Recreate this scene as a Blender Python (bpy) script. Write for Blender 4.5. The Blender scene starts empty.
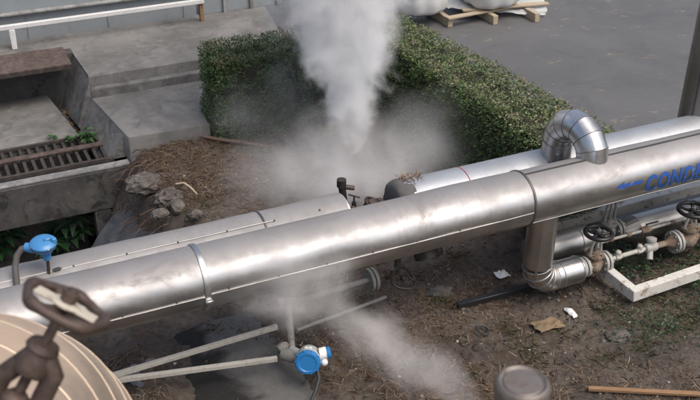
import bpy, bmesh, math, random
from mathutils import Vector as V, Matrix as M, noise

random.seed(7)
rnd = random.random
uni = random.uniform
sc = bpy.context.scene
COL = sc.collection
R = math.radians

# ------------------------------------------------------------------ camera
# world frame: X along the big pipes, Y across them (away from the viewer), Z up, soil at 0
F = 970.0                                   # focal length in pixels of a 700 px wide frame
CAM = V((-3.990, -5.019, 4.55))
HEAD, PITCH, ROLL = R(25.4), R(30), R(-0.6)
fh = V((math.sin(HEAD), math.cos(HEAD), 0))
rt0 = V((math.cos(HEAD), -math.sin(HEAD), 0))
fwd = fh * math.cos(PITCH) - V((0, 0, 1)) * math.sin(PITCH)
up0 = fh * math.sin(PITCH) + V((0, 0, 1)) * math.cos(PITCH)
rt = rt0 * math.cos(ROLL) - up0 * math.sin(ROLL)
up = up0 * math.cos(ROLL) + rt0 * math.sin(ROLL)


def ray(x, y):
    return fwd + rt * ((x - 350) / F) - up * ((y - 200) / F)


def at(x, y, z=0.0):
    d = ray(x, y)
    return CAM + d * ((z - CAM.z) / d.z)


def aty(x, y, t):
    d = ray(x, y)
    return CAM + d * ((t - CAM.y) / d.y)


def pd(x, y, depth):
    return CAM + ray(x, y) * depth


cd = bpy.data.cameras.new('camera')
cam = bpy.data.objects.new('camera', cd)
COL.objects.link(cam)
cd.sensor_width = 36
cd.lens = F / 700 * 36
cd.clip_start = 0.05
cd.clip_end = 600
mw = M.Identity(4)
for i in range(3):
    mw[i][0], mw[i][1], mw[i][2], mw[i][3] = rt[i], up[i], -fwd[i], CAM[i]
cam.matrix_world = mw
cd.dof.use_dof = True
cd.dof.focus_distance = 7.6
cd.dof.aperture_fstop = 5.0
sc.camera = cam

# ------------------------------------------------------------------ mesh helpers


class MB:
    def __init__(self):
        self.v, self.f = [], []

    def add(self, vs, fs):
        o = len(self.v)
        self.v += [V(p) for p in vs]
        self.f += [tuple(i + o for i in f) for f in fs]
        return self

    def box(self, c, size, rot=None, bev=0.0, seg=1):
        bm = bmesh.new()
        bmesh.ops.create_cube(bm, size=1)
        for v in bm.verts:
            v.co = V((v.co.x * size[0], v.co.y * size[1], v.co.z * size[2]))
        if bev:
            bmesh.ops.bevel(bm, geom=bm.edges[:], offset=bev, segments=seg, affect='EDGES', profile=0.5)
        bm.verts.index_update()
        c = V(c)
        vs = [c + (rot @ v.co if rot else v.co) for v in bm.verts]
        self.add(vs, [[v.index for v in f.verts] for f in bm.faces])
        bm.free()
        return self

    def beam(self, a, b, w, h, bev=0.0, roll=0.0):
        a, b = V(a), V(b)
        d = (b - a)
        L = d.length
        x = d.normalized()
        z = V((0, 0, 1)) if abs(x.z) < .9 else V((0, 1, 0))
        y = z.cross(x).normalized()
        z = x.cross(y)
        rot = M((x, y, z)).transposed() @ M.Rotation(roll, 3, 'X')
        return self.box((a + b) / 2, (L, w, h), rot, bev)

    def tube(self, pts, r, n=16, cap=True, fn=None):
        pts = [V(p) for p in pts]
        rs = r if isinstance(r, (list, tuple)) else [r] * len(pts)
        tang = []
        for i in range(len(pts)):
            a = pts[max(0, i - 1)]
            b = pts[min(len(pts) - 1, i + 1)]
            tang.append((b - a).normalized())
        t0 = tang[0]
        u = V((0, 0, 1)).cross(t0)
        if u.length < .05:
            u = V((0, 1, 0)).cross(t0)
        u.normalize()
        vs, fs = [], []
        for i, p in enumerate(pts):
            t = tang[i]
            u = (u - t * u.dot(t)).normalized()
            w = t.cross(u)
            for k in range(n):
                a = 2 * math.pi * k / n
                dr = u * math.cos(a) + w * math.sin(a)
                rr = rs[i] + (fn(p, dr, i) if fn else 0)
                vs.append(p + dr * rr)
        for i in range(len(pts) - 1):
            for k in range(n):
                a, b = i * n + k, i * n + (k + 1) % n
                fs.append((a, b, b + n, a + n))
        if cap:
            fs.append(tuple(range(n - 1, -1, -1)))
            fs.append(tuple(range((len(pts) - 1) * n, len(pts) * n)))
        return self.add(vs, fs)

    def lathe(self, o, axis, prof, n=24):
        o, ax = V(o), V(axis).normalized()
        u = ax.cross(V((0, 0, 1)))
        if u.length < .05:
            u = ax.cross(V((0, 1, 0)))
        u.normalize()
        w = ax.cross(u)
        vs, fs = [], []
        for (s, r) in prof:
            for k in range(n):
                a = 2 * math.pi * k / n
                vs.append(o + ax * s + (u * math.cos(a) + w * math.sin(a)) * r)
        for i in range(len(prof) - 1):
            for k in range(n):
                a, b = i * n + k, i * n + (k + 1) % n
                fs.append((a, b, b + n, a + n))
        fs.append(tuple(range(n - 1, -1, -1)))
        fs.append(tuple(range((len(prof) - 1) * n, len(prof) * n)))
        return self.add(vs, fs)

    def torus(self, c, axis, Rr, r, n=40, m=10, wav=None, flat=1.0):
        c, ax = V(c), V(axis).normalized()
        u = ax.cross(V((0, 0, 1)))
        if u.length < .05:
            u = ax.cross(V((0, 1, 0)))
        u.normalize()
        w = ax.cross(u)
        vs, fs = [], []
        for i in range(n):
            a = 2 * math.pi * i / n
            d = u * math.cos(a) + w * math.sin(a)
            RR, rr = wav(a) if wav else (Rr, r)
            for k in range(m):
                b = 2 * math.pi * k / m
                vs.append(c + d * (RR + rr * math.cos(b)) + ax * (rr * flat * math.sin(b)))
        for i in range(n):
            for k in range(m):
                a0, a1 = i * m + k, i * m + (k + 1) % m
                b0, b1 = ((i + 1) % n) * m + k, ((i + 1) % n) * m + (k + 1) % m
                fs.append((a0, b0, b1, a1))
        return self.add(vs, fs)

    def prism(self, poly, z0, z1):
        n = len(poly)
        ar = sum(poly[i][0] * poly[(i + 1) % n][1] - poly[(i + 1) % n][0] * poly[i][1] for i in range(n))
        if ar < 0:
            poly = poly[::-1]
        vs = [(p[0], p[1], z0) for p in poly] + [(p[0], p[1], z1) for p in poly]
        fs = [tuple(range(n - 1, -1, -1)), tuple(range(n, 2 * n))]
        for i in range(n):
            j = (i + 1) % n
            fs.append((i, j, j + n, i + n))
        return self.add(vs, fs)

    def blob(self, c, size, sub=2, amp=.25, fr=2.0, seed=0, rot=None):
        bm = bmesh.new()
        bmesh.ops.create_icosphere(bm, subdivisions=sub, radius=1)
        bm.verts.index_update()
        vs = []
        for v in bm.verts:
            d = v.co.normalized()
            k = 1 + amp * noise.noise(d * fr + V((seed, seed * 2, 0))) + amp * .4 * noise.noise(d * fr * 3 + V((seed, 0, 9)))
            p = V((d.x * size[0] * k, d.y * size[1] * k, d.z * size[2] * k))
            vs.append(V(c) + (rot @ p if rot else p))
        self.add(vs, [[v.index for v in f.verts] for f in bm.faces])
        bm.free()
        return self

    def leaf(self, p, d, nrm, L, w, fold=.0, droop=0.0):
        p, d = V(p), V(d).normalized()
        s = d.cross(V(nrm))
        if s.length < 1e-3:
            s = d.cross(V((1, 0, 0)))
        s.normalize()
        n = s.cross(d)
        m = p + d * L * .5 + n * fold * w
        tip = p + d * L - V((0, 0, 1)) * droop * L
        return self.add([p, m + s * w * .5, tip, m - s * w * .5], [(0, 1, 2, 3)])


def chip(mb, off=.014, seg=2):
    bm = bmesh.new()
    vv = [bm.verts.new(p) for p in mb.v]
    for f in mb.f:
        bm.faces.new([vv[i] for i in f])
    bmesh.ops.bevel(bm, geom=bm.edges[:], offset=off, segments=seg, affect='EDGES', profile=.5)
    for v in bm.verts:
        v.co += V((noise.noise(v.co * 7), noise.noise(v.co * 7 + V((9, 0, 0))), noise.noise(v.co * 7 + V((0, 9, 0))))) * off * .25
    bm.verts.index_update()
    mb.v = [v.co.copy() for v in bm.verts]
    mb.f = [tuple(v.index for v in f.verts) for f in bm.faces]
    bm.free()
    return mb


ORG = {}


def finish(o, label=None, cat=None, group=None, kind=None):
    if label:
        o['label'] = label
    if cat:
        o['category'] = cat
    if group:
        o['group'] = group
    if kind:
        o['kind'] = kind
    return o


def obj(name, mb, mat, parent=None, flat=False, ang=38, org=None):
    if parent is not None:
        og = ORG[parent.name]
    elif org is not None:
        og = V(org)
    else:
        xs = [v.x for v in mb.v]
        ys = [v.y for v in mb.v]
        og = V(((min(xs) + max(xs)) / 2, (min(ys) + max(ys)) / 2, min(v.z for v in mb.v)))
    me = bpy.data.meshes.new(name)
    me.from_pydata([tuple(v - og) for v in mb.v], [], mb.f)
    me.validate()
    me.update()
    if not flat:
        me.shade_smooth()
        me.set_sharp_from_angle(angle=R(ang))
    me.materials.append(mat)
    o = bpy.data.objects.new(name, me)
    COL.objects.link(o)
    if parent is not None:
        o.parent = parent
    else:
        o.location = og
    ORG[o.name] = og
    return o


def thing(name, label, cat, loc, group=None):
    o = bpy.data.objects.new(name, None)
    o.empty_display_size = .1
    COL.objects.link(o)
    o.location = V(loc)
    ORG[o.name] = V(loc)
    return finish(o, label, cat, group)


# ------------------------------------------------------------------ materials
class NT:
    def __init__(self, name):
        self.m = bpy.data.materials.new(name)
        self.m.use_nodes = True
        self.t = self.m.node_tree
        self.t.nodes.clear()
        self.out = self.t.nodes.new('ShaderNodeOutputMaterial')
        self._tc = None

    def n(self, typ, **kw):
        x = self.t.nodes.new(typ)
        for k, v in kw.items():
            setattr(x, k, v)
        return x

    def l(self, a, b):
        self.t.links.new(a, b)

    def put(self, s, v):
        if isinstance(v, bpy.types.NodeSocket):
            self.l(v, s)
        elif v is not None:
            if hasattr(s.default_value, '__len__') and not hasattr(v, '__len__'):
                v = [v] * len(s.default_value)
            if hasattr(v, '__len__') and len(s.default_value) == 4 and len(v) == 3:
                v = (*v, 1)
            s.default_value = v

    @property
    def co(self):
        if not self._tc:
            self._tc = self.n('ShaderNodeTexCoord')
        return self._tc.outputs['Object']

    def math(self, op, a, b=None, c=None, clamp=False):
        x = self.n('ShaderNodeMath', operation=op, use_clamp=clamp)
        self.put(x.inputs[0], a)
        self.put(x.inputs[1], b)
        if c is not None:
            self.put(x.inputs[2], c)
        return x.outputs[0]

    def noise(self, scale, detail=4, rough=.55, vec=None, dist=0.0, stretch=None):
        x = self.n('ShaderNodeTexNoise')
        v = vec or self.co
        if stretch:
            mp = self.n('ShaderNodeMapping')
            mp.inputs['Scale'].default_value = stretch
            self.l(v, mp.inputs[0])
            v = mp.outputs[0]
        self.l(v, x.inputs['Vector'])
        x.inputs['Scale'].default_value = scale
        x.inputs['Detail'].default_value = detail
        x.inputs['Roughness'].default_value = rough
        x.inputs['Distortion'].default_value = dist
        return x.outputs['Fac']

    def voro(self, scale, feature='F1', out='Distance', vec=None):
        x = self.n('ShaderNodeTexVoronoi', feature=feature)
        self.l(vec or self.co, x.inputs['Vector'])
        x.inputs['Scale'].default_value = scale
        return x.outputs[out]

    def ramp(self, fac, stops):
        x = self.n('ShaderNodeValToRGB')
        self.l(fac, x.inputs[0])
        e = x.color_ramp.elements
        while len(e) < len(stops):
            e.new(.5)
        for i, (p, c) in enumerate(stops):
            e[i].position = p
            e[i].color = (*c, 1) if hasattr(c, '__len__') else (c, c, c, 1)
        return x.outputs[0]

    def step(self, v, a, b):
        x = self.n('ShaderNodeMapRange', interpolation_type='SMOOTHSTEP')
        self.put(x.inputs['Value'], v)
        x.inputs['From Min'].default_value = a
        x.inputs['From Max'].default_value = b
        return x.outputs[0]

    def mix(self, fac, a, b):
        x = self.n('ShaderNodeMix', data_type='RGBA')
        self.put(x.inputs[0], fac)
        self.put(x.inputs[6], a)
        self.put(x.inputs[7], b)
        return x.outputs[2]

    def mixf(self, fac, a, b):
        x = self.n('ShaderNodeMix', data_type='FLOAT')
        self.put(x.inputs[0], fac)
        self.put(x.inputs[2], a)
        self.put(x.inputs[3], b)
        return x.outputs[0]

    def bump(self, h, strength=.3, dist=.01, nrm=None):
        x = self.n('ShaderNodeBump')
        x.inputs['Strength'].default_value = strength
        x.inputs['Distance'].default_value = dist
        self.l(h, x.inputs['Height'])
        if nrm:
            self.l(nrm, x.inputs['Normal'])
        return x.outputs[0]

    def sep(self, v):
        x = self.n('ShaderNodeSeparateXYZ')
        self.l(v, x.inputs[0])
        return x.outputs

    def bsdf(self, color, rough=.6, metal=0.0, nrm=None, spec=None):
        b = self.n('ShaderNodeBsdfPrincipled')
        self.put(b.inputs['Base Color'], color)
        self.put(b.inputs['Roughness'], rough)
        self.put(b.inputs['Metallic'], metal)
        if nrm:
            self.l(nrm, b.inputs['Normal'])
        if spec is not None:
            b.inputs['Specular IOR Level'].default_value = spec
        self.l(b.outputs[0], self.out.inputs[0])
        return b

    @property
    def normal(self):
        return self.n('ShaderNodeNewGeometry').outputs['Normal']

    @property
    def island(self):
        return self.n('ShaderNodeNewGeometry').outputs['Random Per Island']


def warp(t, scale, amp, base=None):
    x = t.n('ShaderNodeTexNoise')
    t.l(base or t.co, x.inputs['Vector'])
    x.inputs['Scale'].default_value = scale
    x.inputs['Detail'].default_value = 3
    s_ = t.n('ShaderNodeVectorMath', operation='SUBTRACT')
    t.l(x.outputs['Color'], s_.inputs[0])
    s_.inputs[1].default_value = (.5, .5, .5)
    k = t.n('ShaderNodeVectorMath', operation='SCALE')
    t.l(s_.outputs[0], k.inputs[0])
    k.inputs['Scale'].default_value = amp
    a = t.n('ShaderNodeVectorMath', operation='ADD')
    t.l(base or t.co, a.inputs[0])
    t.l(k.outputs[0], a.inputs[1])
    return a.outputs[0]


def m_clad(name, base=(.62, .61, .6), rough=.34, dust=.5, dustcol=(.168, .159, .152), rust=0.0, streak=1.0):
    t = NT(name)
    big = t.noise(2.3, 3)
    fine = t.noise(26, 5, .65)
    strk = t.noise(9, 4, .6, stretch=(3.2, .5, .5))
    c = t.mix(t.step(big, .35, .7), tuple(x * .74 for x in base), base)
    c = t.mix(t.math('MULTIPLY', t.math('MULTIPLY', t.step(strk, .45, .8), t.step(t.noise(1.3, 4, .6), .4, .65)), .55 * streak), c, tuple(x * .55 for x in (base[0], base[1] * .95, base[2] * .88)))
    rg = t.mixf(fine, rough - .08, rough + .14)
    rg = t.math('ADD', rg, t.math('MULTIPLY', t.step(strk, .45, .8), .04))
    # grime settles where the sheet faces up; blotchy
    nz = t.sep(t.normal)[2]
    d1 = t.noise(3.1, 6, .62, dist=.6)
    d2 = t.noise(14, 5, .7)
    dm = t.math('MULTIPLY', t.step(t.math('ADD', nz, t.math('MULTIPLY', t.math('SUBTRACT', d1, .5), .45)), .42, .90), t.mixf(d2, .6, 1.0))
    dm = t.math('MULTIPLY', dm, dust, clamp=True)
    smear = t.math('MULTIPLY', t.step(t.noise(1.9, 8, .7, stretch=(.8, 1.6, 1.6), dist=.8), .54, .68), .42 * dust)
    smear = t.math('MULTIPLY', smear, t.step(nz, -.1, .5))
    c = t.mix(smear, c, (.21, .165, .13))
    rg = t.math('ADD', rg, t.math('MULTIPLY', smear, .3))
    spots = t.math('MULTIPLY', t.math('MULTIPLY', t.step(t.noise(38, 3, .5), .70, .78), .5 * dust), t.step(nz, .2, .8))
    dm = t.math('MAXIMUM', dm, spots)
    dc = t.mix(d2, tuple(x * .7 for x in dustcol), tuple(min(1, x * 1.25) for x in dustcol))
    c = t.mix(dm, c, dc)
    mt = t.math('SUBTRACT', 1.0, t.math('MULTIPLY', dm, .85))
    rg = t.math('ADD', rg, t.math('MULTIPLY', dm, .28), clamp=True)
    if rust:
        rm = t.math('MULTIPLY', t.step(t.noise(5, 8, .7), .55, .7), rust)
        c = t.mix(rm, c, (.16, .085, .05))
        mt = t.math('MULTIPLY', mt, t.math('SUBTRACT', 1.0, rm))
        rg = t.math('ADD', rg, t.math('MULTIPLY', rm, .4), clamp=True)
    dent = t.noise(5, 2, .4, stretch=(.8, 1.2, 1.2))
    b1 = t.bump(dent, .16, .02)
    b2 = t.bump(t.noise(60, 2, .5, stretch=(1.6, .25, .25)), .04, .002, b1)
    t.bsdf(c, rg, mt, b2)
    return t.m


def m_paint(name, col, rough=.45, rust=.25, rustcol=(.15, .07, .035), chip=(.55, .68), scale=12, metal=0.0):
    t = NT(name)
    a = t.noise(scale, 7, .68)
    b = t.noise(scale * 3.1, 4, .6)
    g = t.noise(3.0, 3)
    c = t.mix(g, tuple(x * .78 for x in col), tuple(min(1, x * 1.1) for x in col))
    dirt = t.math('MULTIPLY', t.step(b, .5, .8), .35)
    c = t.mix(dirt, c, tuple(x * .45 for x in (col[0], col[1] * .92, col[2] * .82)))
    rm = t.math('MULTIPLY', t.step(a, chip[0], chip[1]), rust)
    rc = t.mix(b, tuple(x * .5 for x in rustcol), tuple(x * 1.6 for x in rustcol))
    c = t.mix(rm, c, rc)
    rg = t.mixf(rm, rough, .85)
    t.bsdf(c, rg, metal, t.bump(t.math('ADD', a, t.math('MULTIPLY', b, .4)), .25, .004))
    return t.m


def m_concrete(name, col=(.25, .245, .235), dark=.45, damp=.3, scale=1.0):
    t = NT(name)
    a = t.noise(1.7 * scale, 8, .62, dist=.4)
    b = t.noise(9 * scale, 6, .65)
    g = t.noise(90, 3, .6)
    c = t.mix(t.step(a, .3, .72), tuple(x * dark for x in col), col)
    c = t.mix(t.math('MULTIPLY', t.step(b, .52, .75), .55), c, tuple(x * 1.35 for x in col))
    c = t.mix(t.math('MULTIPLY', t.step(t.noise(3.3 * scale, 8, .72, dist=.5), .48, .64), damp), c, tuple(x * .14 for x in col))
    pits = t.step(t.voro(55), .05, .16)
    c = t.mix(t.math('MULTIPLY', t.math('SUBTRACT', 1.0, pits), .3), c, tuple(x * .4 for x in col))
    h = t.math('ADD', t.math('MULTIPLY', b, .7), t.math('MULTIPLY', g, .3))
    t.bsdf(c, t.mixf(a, .7, .92), 0, t.bump(h, .5, .012))
    return t.m


def m_rusty(name, col=(.12, .06, .04), rough=.75, metal=.2):
    t = NT(name)
    a = t.noise(14, 7, .7)
    b = t.noise(60, 4, .6)
    c = t.ramp(a, [(.25, tuple(x * .45 for x in col)), (.5, col), (.75, tuple(min(1, x * 2.0) for x in col))])
    c = t.mix(t.math('MULTIPLY', t.step(b, .55, .7), .4), c, tuple(x * .4 for x in col))
    t.bsdf(c, rough, metal, t.bump(t.math('ADD', a, b), .4, .004))
    return t.m


def m_simple(name, col, rough=.5, metal=0.0, var=.25, scale=15, bump=.15):
    t = NT(name)
    a = t.noise(scale, 6, .65)
    c = t.mix(a, tuple(x * (1 - var) for x in col), tuple(min(1, x * (1 + var)) for x in col))
    t.bsdf(c, t.mixf(a, max(0, rough - .1), min(1, rough + .1)), metal, t.bump(a, bump, .004))
    return t.m


def m_leaf(name, stops, rough=.5, trans=.25):
    t = NT(name)
    c = t.ramp(t.island, stops)
    b = t.n('ShaderNodeBsdfPrincipled')
    t.put(b.inputs['Base Color'], c)
    b.inputs['Roughness'].default_value = rough
    tr = t.n('ShaderNodeBsdfTranslucent')
    t.put(tr.inputs['Color'], c)
    mx = t.n('ShaderNodeMixShader')
    mx.inputs[0].default_value = trans
    t.l(b.outputs[0], mx.inputs[1])
    t.l(tr.outputs[0], mx.inputs[2])
    t.l(mx.outputs[0], t.out.inputs[0])
    return t.m


def m_soil():
    t = NT('soil')
    a = t.noise(2.0, 8, .65, dist=.5)
    b = t.noise(17, 7, .72)
    f = t.noise(70, 5, .7)
    c = t.ramp(a, [(.28, (.044, .037, .032)), (.48, (.082, .068, .057)), (.62, (.124, .104, .088)), (.8, (.114, .107, .100))])
    c = t.mix(t.math('MULTIPLY', t.step(b, .48, .72), .7), c, (.15, .127, .107))
    c = t.mix(t.math('MULTIPLY', t.step(b, .5, .3), .7), c, (.020, .017, .015))
    c = t.mix(t.math('MULTIPLY', t.step(f, .6, .72), .5), c, (.24, .215, .185))
    c = t.mix(t.math('MULTIPLY', t.step(t.noise(5.5, 5, .6), .56, .7), .5), c, (.10, .062, .035))
    h = t.math('ADD', t.math('MULTIPLY', b, .8), t.math('MULTIPLY', f, .35))
    t.bsdf(c, .95, 0, t.bump(h, .9, .03), spec=.2)
    return t.m


def m_asphalt():
    t = NT('asphalt')
    a = t.noise(.9, 6, .6, dist=.8)
    b = t.noise(5, 6, .65, stretch=(1.0, 2.6, 1))
    f = t.noise(160, 3, .7)
    c = t.mix(t.step(a, .3, .72), (.080, .080, .080), (.108, .108, .107))
    c = t.mix(t.math('MULTIPLY', t.step(b, .5, .75), .45), c, (.150, .150, .148))
    c = t.mix(t.math('MULTIPLY', f, .4), c, (.065, .065, .068))
    y = t.math('MULTIPLY', t.step(t.noise(2.3, 5, .6, stretch=(1, 2.2, 1)), .58, .70), t.step(t.noise(15, 5, .65), .46, .62))
    c = t.mix(t.math('MULTIPLY', y, .55), c, (.36, .28, .15))
    oil = t.step(t.noise(1.6, 7, .68, dist=.9), .56, .70)
    c = t.mix(t.math('MULTIPLY', oil, .38), c, (.05, .05, .051))
    grit = t.step(t.noise(55, 4, .7), .60, .72)
    c = t.mix(t.math('MULTIPLY', grit, .30), c, (.20, .198, .192))
    crk = t.math('SUBTRACT', 1.0, t.step(t.voro(.55, 'DISTANCE_TO_EDGE', vec=warp(t, 2.0, .5)), .0, .009))
    c = t.mix(t.math('MULTIPLY', crk, .14), c, (.04, .04, .04))
    t.bsdf(c, t.mixf(b, .62, .82), 0, t.bump(t.math('ADD', f, t.math('MULTIPLY', b, .5)), .3, .006))
    return t.m


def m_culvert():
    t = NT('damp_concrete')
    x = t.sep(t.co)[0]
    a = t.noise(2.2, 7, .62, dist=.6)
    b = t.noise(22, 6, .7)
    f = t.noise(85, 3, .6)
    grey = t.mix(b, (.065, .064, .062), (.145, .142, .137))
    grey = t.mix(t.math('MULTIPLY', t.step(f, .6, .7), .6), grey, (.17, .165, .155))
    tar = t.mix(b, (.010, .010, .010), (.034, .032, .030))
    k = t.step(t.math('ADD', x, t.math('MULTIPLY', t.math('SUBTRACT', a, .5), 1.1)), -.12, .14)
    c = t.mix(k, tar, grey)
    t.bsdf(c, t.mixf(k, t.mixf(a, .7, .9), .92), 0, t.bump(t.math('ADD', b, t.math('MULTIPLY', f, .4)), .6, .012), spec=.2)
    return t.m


def m_wood(name, col, dark=.5):
    t = NT(name)
    g = t.noise(7, 6, .65, stretch=(1.2, 9, 9), dist=.4)
    b = t.noise(4, 4)
    c = t.mix(g, tuple(x * dark for x in col), tuple(min(1, x * 1.2) for x in col))
    c = t.mix(t.math('MULTIPLY', t.step(b, .5, .8), .35), c, tuple(x * .5 for x in col))
    t.bsdf(c, .75, 0, t.bump(g, .3, .004))
    return t.m


CLAD_MAIN = m_clad('aluminium_cladding', (.58, .575, .57), .34, .95)
CLAD_REAR = m_clad('bluish_aluminium_cladding', (.54, .57, .60), .36, .55, (.215, .212, .212))
CLAD_DUSTY = m_clad('dusty_aluminium_cladding', (.66, .66, .66), .40, .97, (.150, .141, .134))
CLAD_NEW = m_clad('bright_steel_cladding', (.60, .60, .60), .27, .12)
CLAD_DULL = m_clad('dull_steel_cladding', (.56, .55, .53), .38, .16, (.2, .19, .18))
CLAD_LEG = m_clad('brownish_steel_cladding', (.64, .61, .57), .33, .12, (.2, .18, .16))
CLAD_NEAR = m_clad('warm_reflection_cladding', (.68, .55, .43), .55, .9, (.42, .32, .23), streak=.5)  # warm reflected light is put into the base and dust colours
SEAM_BRIGHT = m_simple('seam_edge', (.55, .53, .50), .45, .9, .25)
SEAM_DARK = m_simple('dark_band', (.10, .098, .095), .5, .6)
BAND = m_simple('steel_band', (.42, .42, .41), .36, .9)
RIVET = m_simple('rivet', (.08, .07, .06), .6, .5)
FLANGE = m_paint('grey_flange_paint', (.34, .335, .31), .5, .45, (.13, .08, .05))
GASKET = m_simple('gasket', (.015, .015, .016), .6)
RUSTVALVE = m_paint('rusty_valve', (.25, .215, .165), .7, .8, (.125, .068, .038), (.40, .58), 20)
GREYVALVE = m_paint('grey_valve', (.22, .22, .20), .6, .45, (.10, .07, .05), (.5, .62), 20)
BROWNIRON = m_rusty('brown_iron', (.072, .050, .040), .6, .35)
DARKIRON = m_rusty('dark_iron', (.035, .03, .028), .55, .4)
BLACKPAINT = m_simple('black_wheel_paint', (.012, .012, .013), .38, 0, .3)
WHITEPAINT = m_paint('white_beam_paint', (.56, .55, .51), .55, .75, (.17, .10, .055), (.52, .64), 11)
WHITERAIL = m_paint('white_rail_paint', (.60, .60, .59), .5, .15)
OFFWHITE = m_paint('weathered_white_bar', (.42, .405, .36), .6, .6, (.20, .15, .10), (.5, .7), 26)
BLUE = m_paint('blue_enamel', (.05, .21, .44), .32, .25, (.10, .16, .22), (.5, .7), 24)
BLUELID = m_simple('blue_lid', (.02, .16, .40), .35, 0, .12)
BLUEPRINT = m_paint('blue_stencil', (.022, .085, .32), .5, .5, (.30, .32, .38), (.56, .70), 26)
RED = m_simple('red_tape', (.42, .05, .055), .6)
ALUCAST = m_paint('grey_cast_housing', (.42, .43, .42), .45, .3, (.12, .11, .1))
RUBBER = m_simple('rubber', (.03, .03, .032), .6)
HOSE = m_simple('grey_hose', (.085, .078, .072), .6)
BLACKBAR = m_simple('black_bar', (.012, .012, .013), .5)
WOODNEW = m_wood('pale_timber', (.42, .34, .24))
WOODOLD = m_wood('brown_timber', (.26, .15, .075))
WOODSTICK = m_wood('weathered_stick', (.16, .10, .07))
CONC = m_concrete('concrete', (.185, .180, .170), .55, .35)
CONC_DK = m_concrete('grimy_concrete', (.085, .082, .078), .35, .9, 1.3)
CONC_LIP = m_concrete('pale_concrete_lip', (.27, .27, .265), .5, .45, 2)
CONC_STEP = m_concrete('worn_concrete', (.20, .195, .185), .45, .45, 2.2)
CONC_BLUE = m_concrete('smooth_grey_concrete', (.085, .09, .098), .5, .5)
RUSTPLATE = m_rusty('rusty_plate', (.080, .058, .050), .85, .1)
RUSTBAR = m_rusty('rusty_grate', (.046, .038, .034), .7, .2)
ROCK = m_concrete('rock', (.15, .132, .115), .35, .7, 5)
WALLSHEET = m_paint('blue_grey_sheet', (.23, .255, .27), .55, .35, (.18, .16, .14), (.55, .75), 3)
LEDGE = m_paint('grimy_ledge', (.27, .275, .27), .7, .8, (.11, .1, .09), (.42, .62), 5)
BAGM = m_simple('woven_bag', (.60, .60, .585), .7, 0, .12, 6, .4)
CLOTH = m_simple('grey_wrap', (.085, .080, .076), .85, 0, .4, 18, .6)
COLUMN = m_clad('column_cladding', (.34, .31, .29), .42, .1, rust=.5)
SOIL = m_soil()
ASPH = m_asphalt()
CULV = m_culvert()
def m_hedge():
    t = NT('hedge_leaf')
    live = t.ramp(t.island, [(0, (.018, .040, .013)), (.3, (.052, .098, .029)), (.7, (.105, .168, .050)), (1, (.17, .225, .08))])
    dead = t.ramp(t.island, [(0, (.10, .16, .05)), (.45, (.18, .22, .085)), (.6, (.20, .155, .095)), (.85, (.25, .19, .135)), (1, (.34, .27, .20))])  # browned clipped tips; the brighter light on the top is painted in too
    z = t.sep(t.co)[2]
    k = t.step(t.math('ADD', z, t.math('MULTIPLY', t.math('SUBTRACT', t.noise(3.5, 4), .5), .25)), .86, .96)
    k = t.math('MULTIPLY', k, t.step(t.noise(9, 4, .6), .34, .62))
    c = t.mix(k, live, dead)
    b = t.n('ShaderNodeBsdfPrincipled')
    t.put(b.inputs['Base Color'], c)
    b.inputs['Roughness'].default_value = .5
    tr = t.n('ShaderNodeBsdfTranslucent')
    t.put(tr.inputs['Color'], c)
    mx = t.n('ShaderNodeMixShader')
    mx.inputs[0].default_value = .2
    t.l(b.outputs[0], mx.inputs[1])
    t.l(tr.outputs[0], mx.inputs[2])
    t.l(mx.outputs[0], t.out.inputs[0])
    return t.m


HEDGE = m_hedge()
TWIG = m_simple('twig', (.028, .022, .016), .9)
GREEN = m_leaf('green_leaf', [(0, (.02, .06, .014)), (.6, (.04, .12, .025)), (1, (.07, .17, .04))])
SHADED_LEAF = m_leaf('shaded_pit_leaf', [(0, (.006, .02, .008)), (.6, (.012, .045, .013)), (1, (.025, .075, .022))])  # shade of the dark opening is put into these leaf colours
WEED = m_leaf('weed_leaf', [(0, (.010, .026, .012)), (.5, (.022, .055, .022)), (.85, (.045, .085, .03)), (1, (.11, .09, .05))])
STRAW = m_leaf('straw', [(0, (.055, .034, .022)), (.4, (.11, .066, .038)), (.7, (.17, .11, .066)), (.93, (.26, .20, .13)), (1, (.38, .33, .25))], .8, .1)
GRASSM = m_leaf('dry_green_grass', [(0, (.04, .05, .02)), (.4, (.09, .085, .035)), (.7, (.15, .12, .06)), (1, (.24, .20, .12))], .7, .2)
PEBBLE = m_leaf('pebble', [(0, (.03, .026, .023)), (.6, (.085, .075, .066)), (.93, (.16, .15, .135)), (1, (.42, .41, .39))], .9, 0)
PAPER = m_simple('white_litter', (.66, .68, .68), .6, 0, .1)
BAGBLUE = m_simple('grey_blue_litter', (.12, .13, .145), .7, 0, .4)
CARD = m_simple('brown_litter', (.16, .115, .065), .8, 0, .4)
GLASSY = None

# ------------------------------------------------------------------ light
SUN_EL, SUN_AZ_DIR = R(60), V((.40, -.75, 0)).normalized()      # direction towards the sun
w = bpy.data.worlds.new('World')
sc.world = w
w.use_nodes = True
wn = w.node_tree
bg = wn.nodes['Background']
sky = wn.nodes.new('ShaderNodeTexSky')
sky.sky_type = 'NISHITA'
sky.sun_disc = False
sky.sun_elevation = SUN_EL
sky.sun_rotation = math.atan2(SUN_AZ_DIR.x, SUN_AZ_DIR.y)
sky.air_density = 1.0
sky.dust_density = 6.0
wn.links.new(sky.outputs[0], bg.inputs[0])
bg.inputs[1].default_value = .15
sl = bpy.data.lights.new('sun', 'SUN')
sl.energy = 1.15
sl.angle = R(40)
sl.color = (1.0, .98, .95)
so = bpy.data.objects.new('sun', sl)
COL.objects.link(so)
sd = SUN_AZ_DIR * math.cos(SUN_EL) + V((0, 0, math.sin(SUN_EL)))
so.rotation_euler = sd.to_track_quat('Z', 'Y').to_euler()
so.location = sd * 30

# ------------------------------------------------------------------ setting


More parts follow.
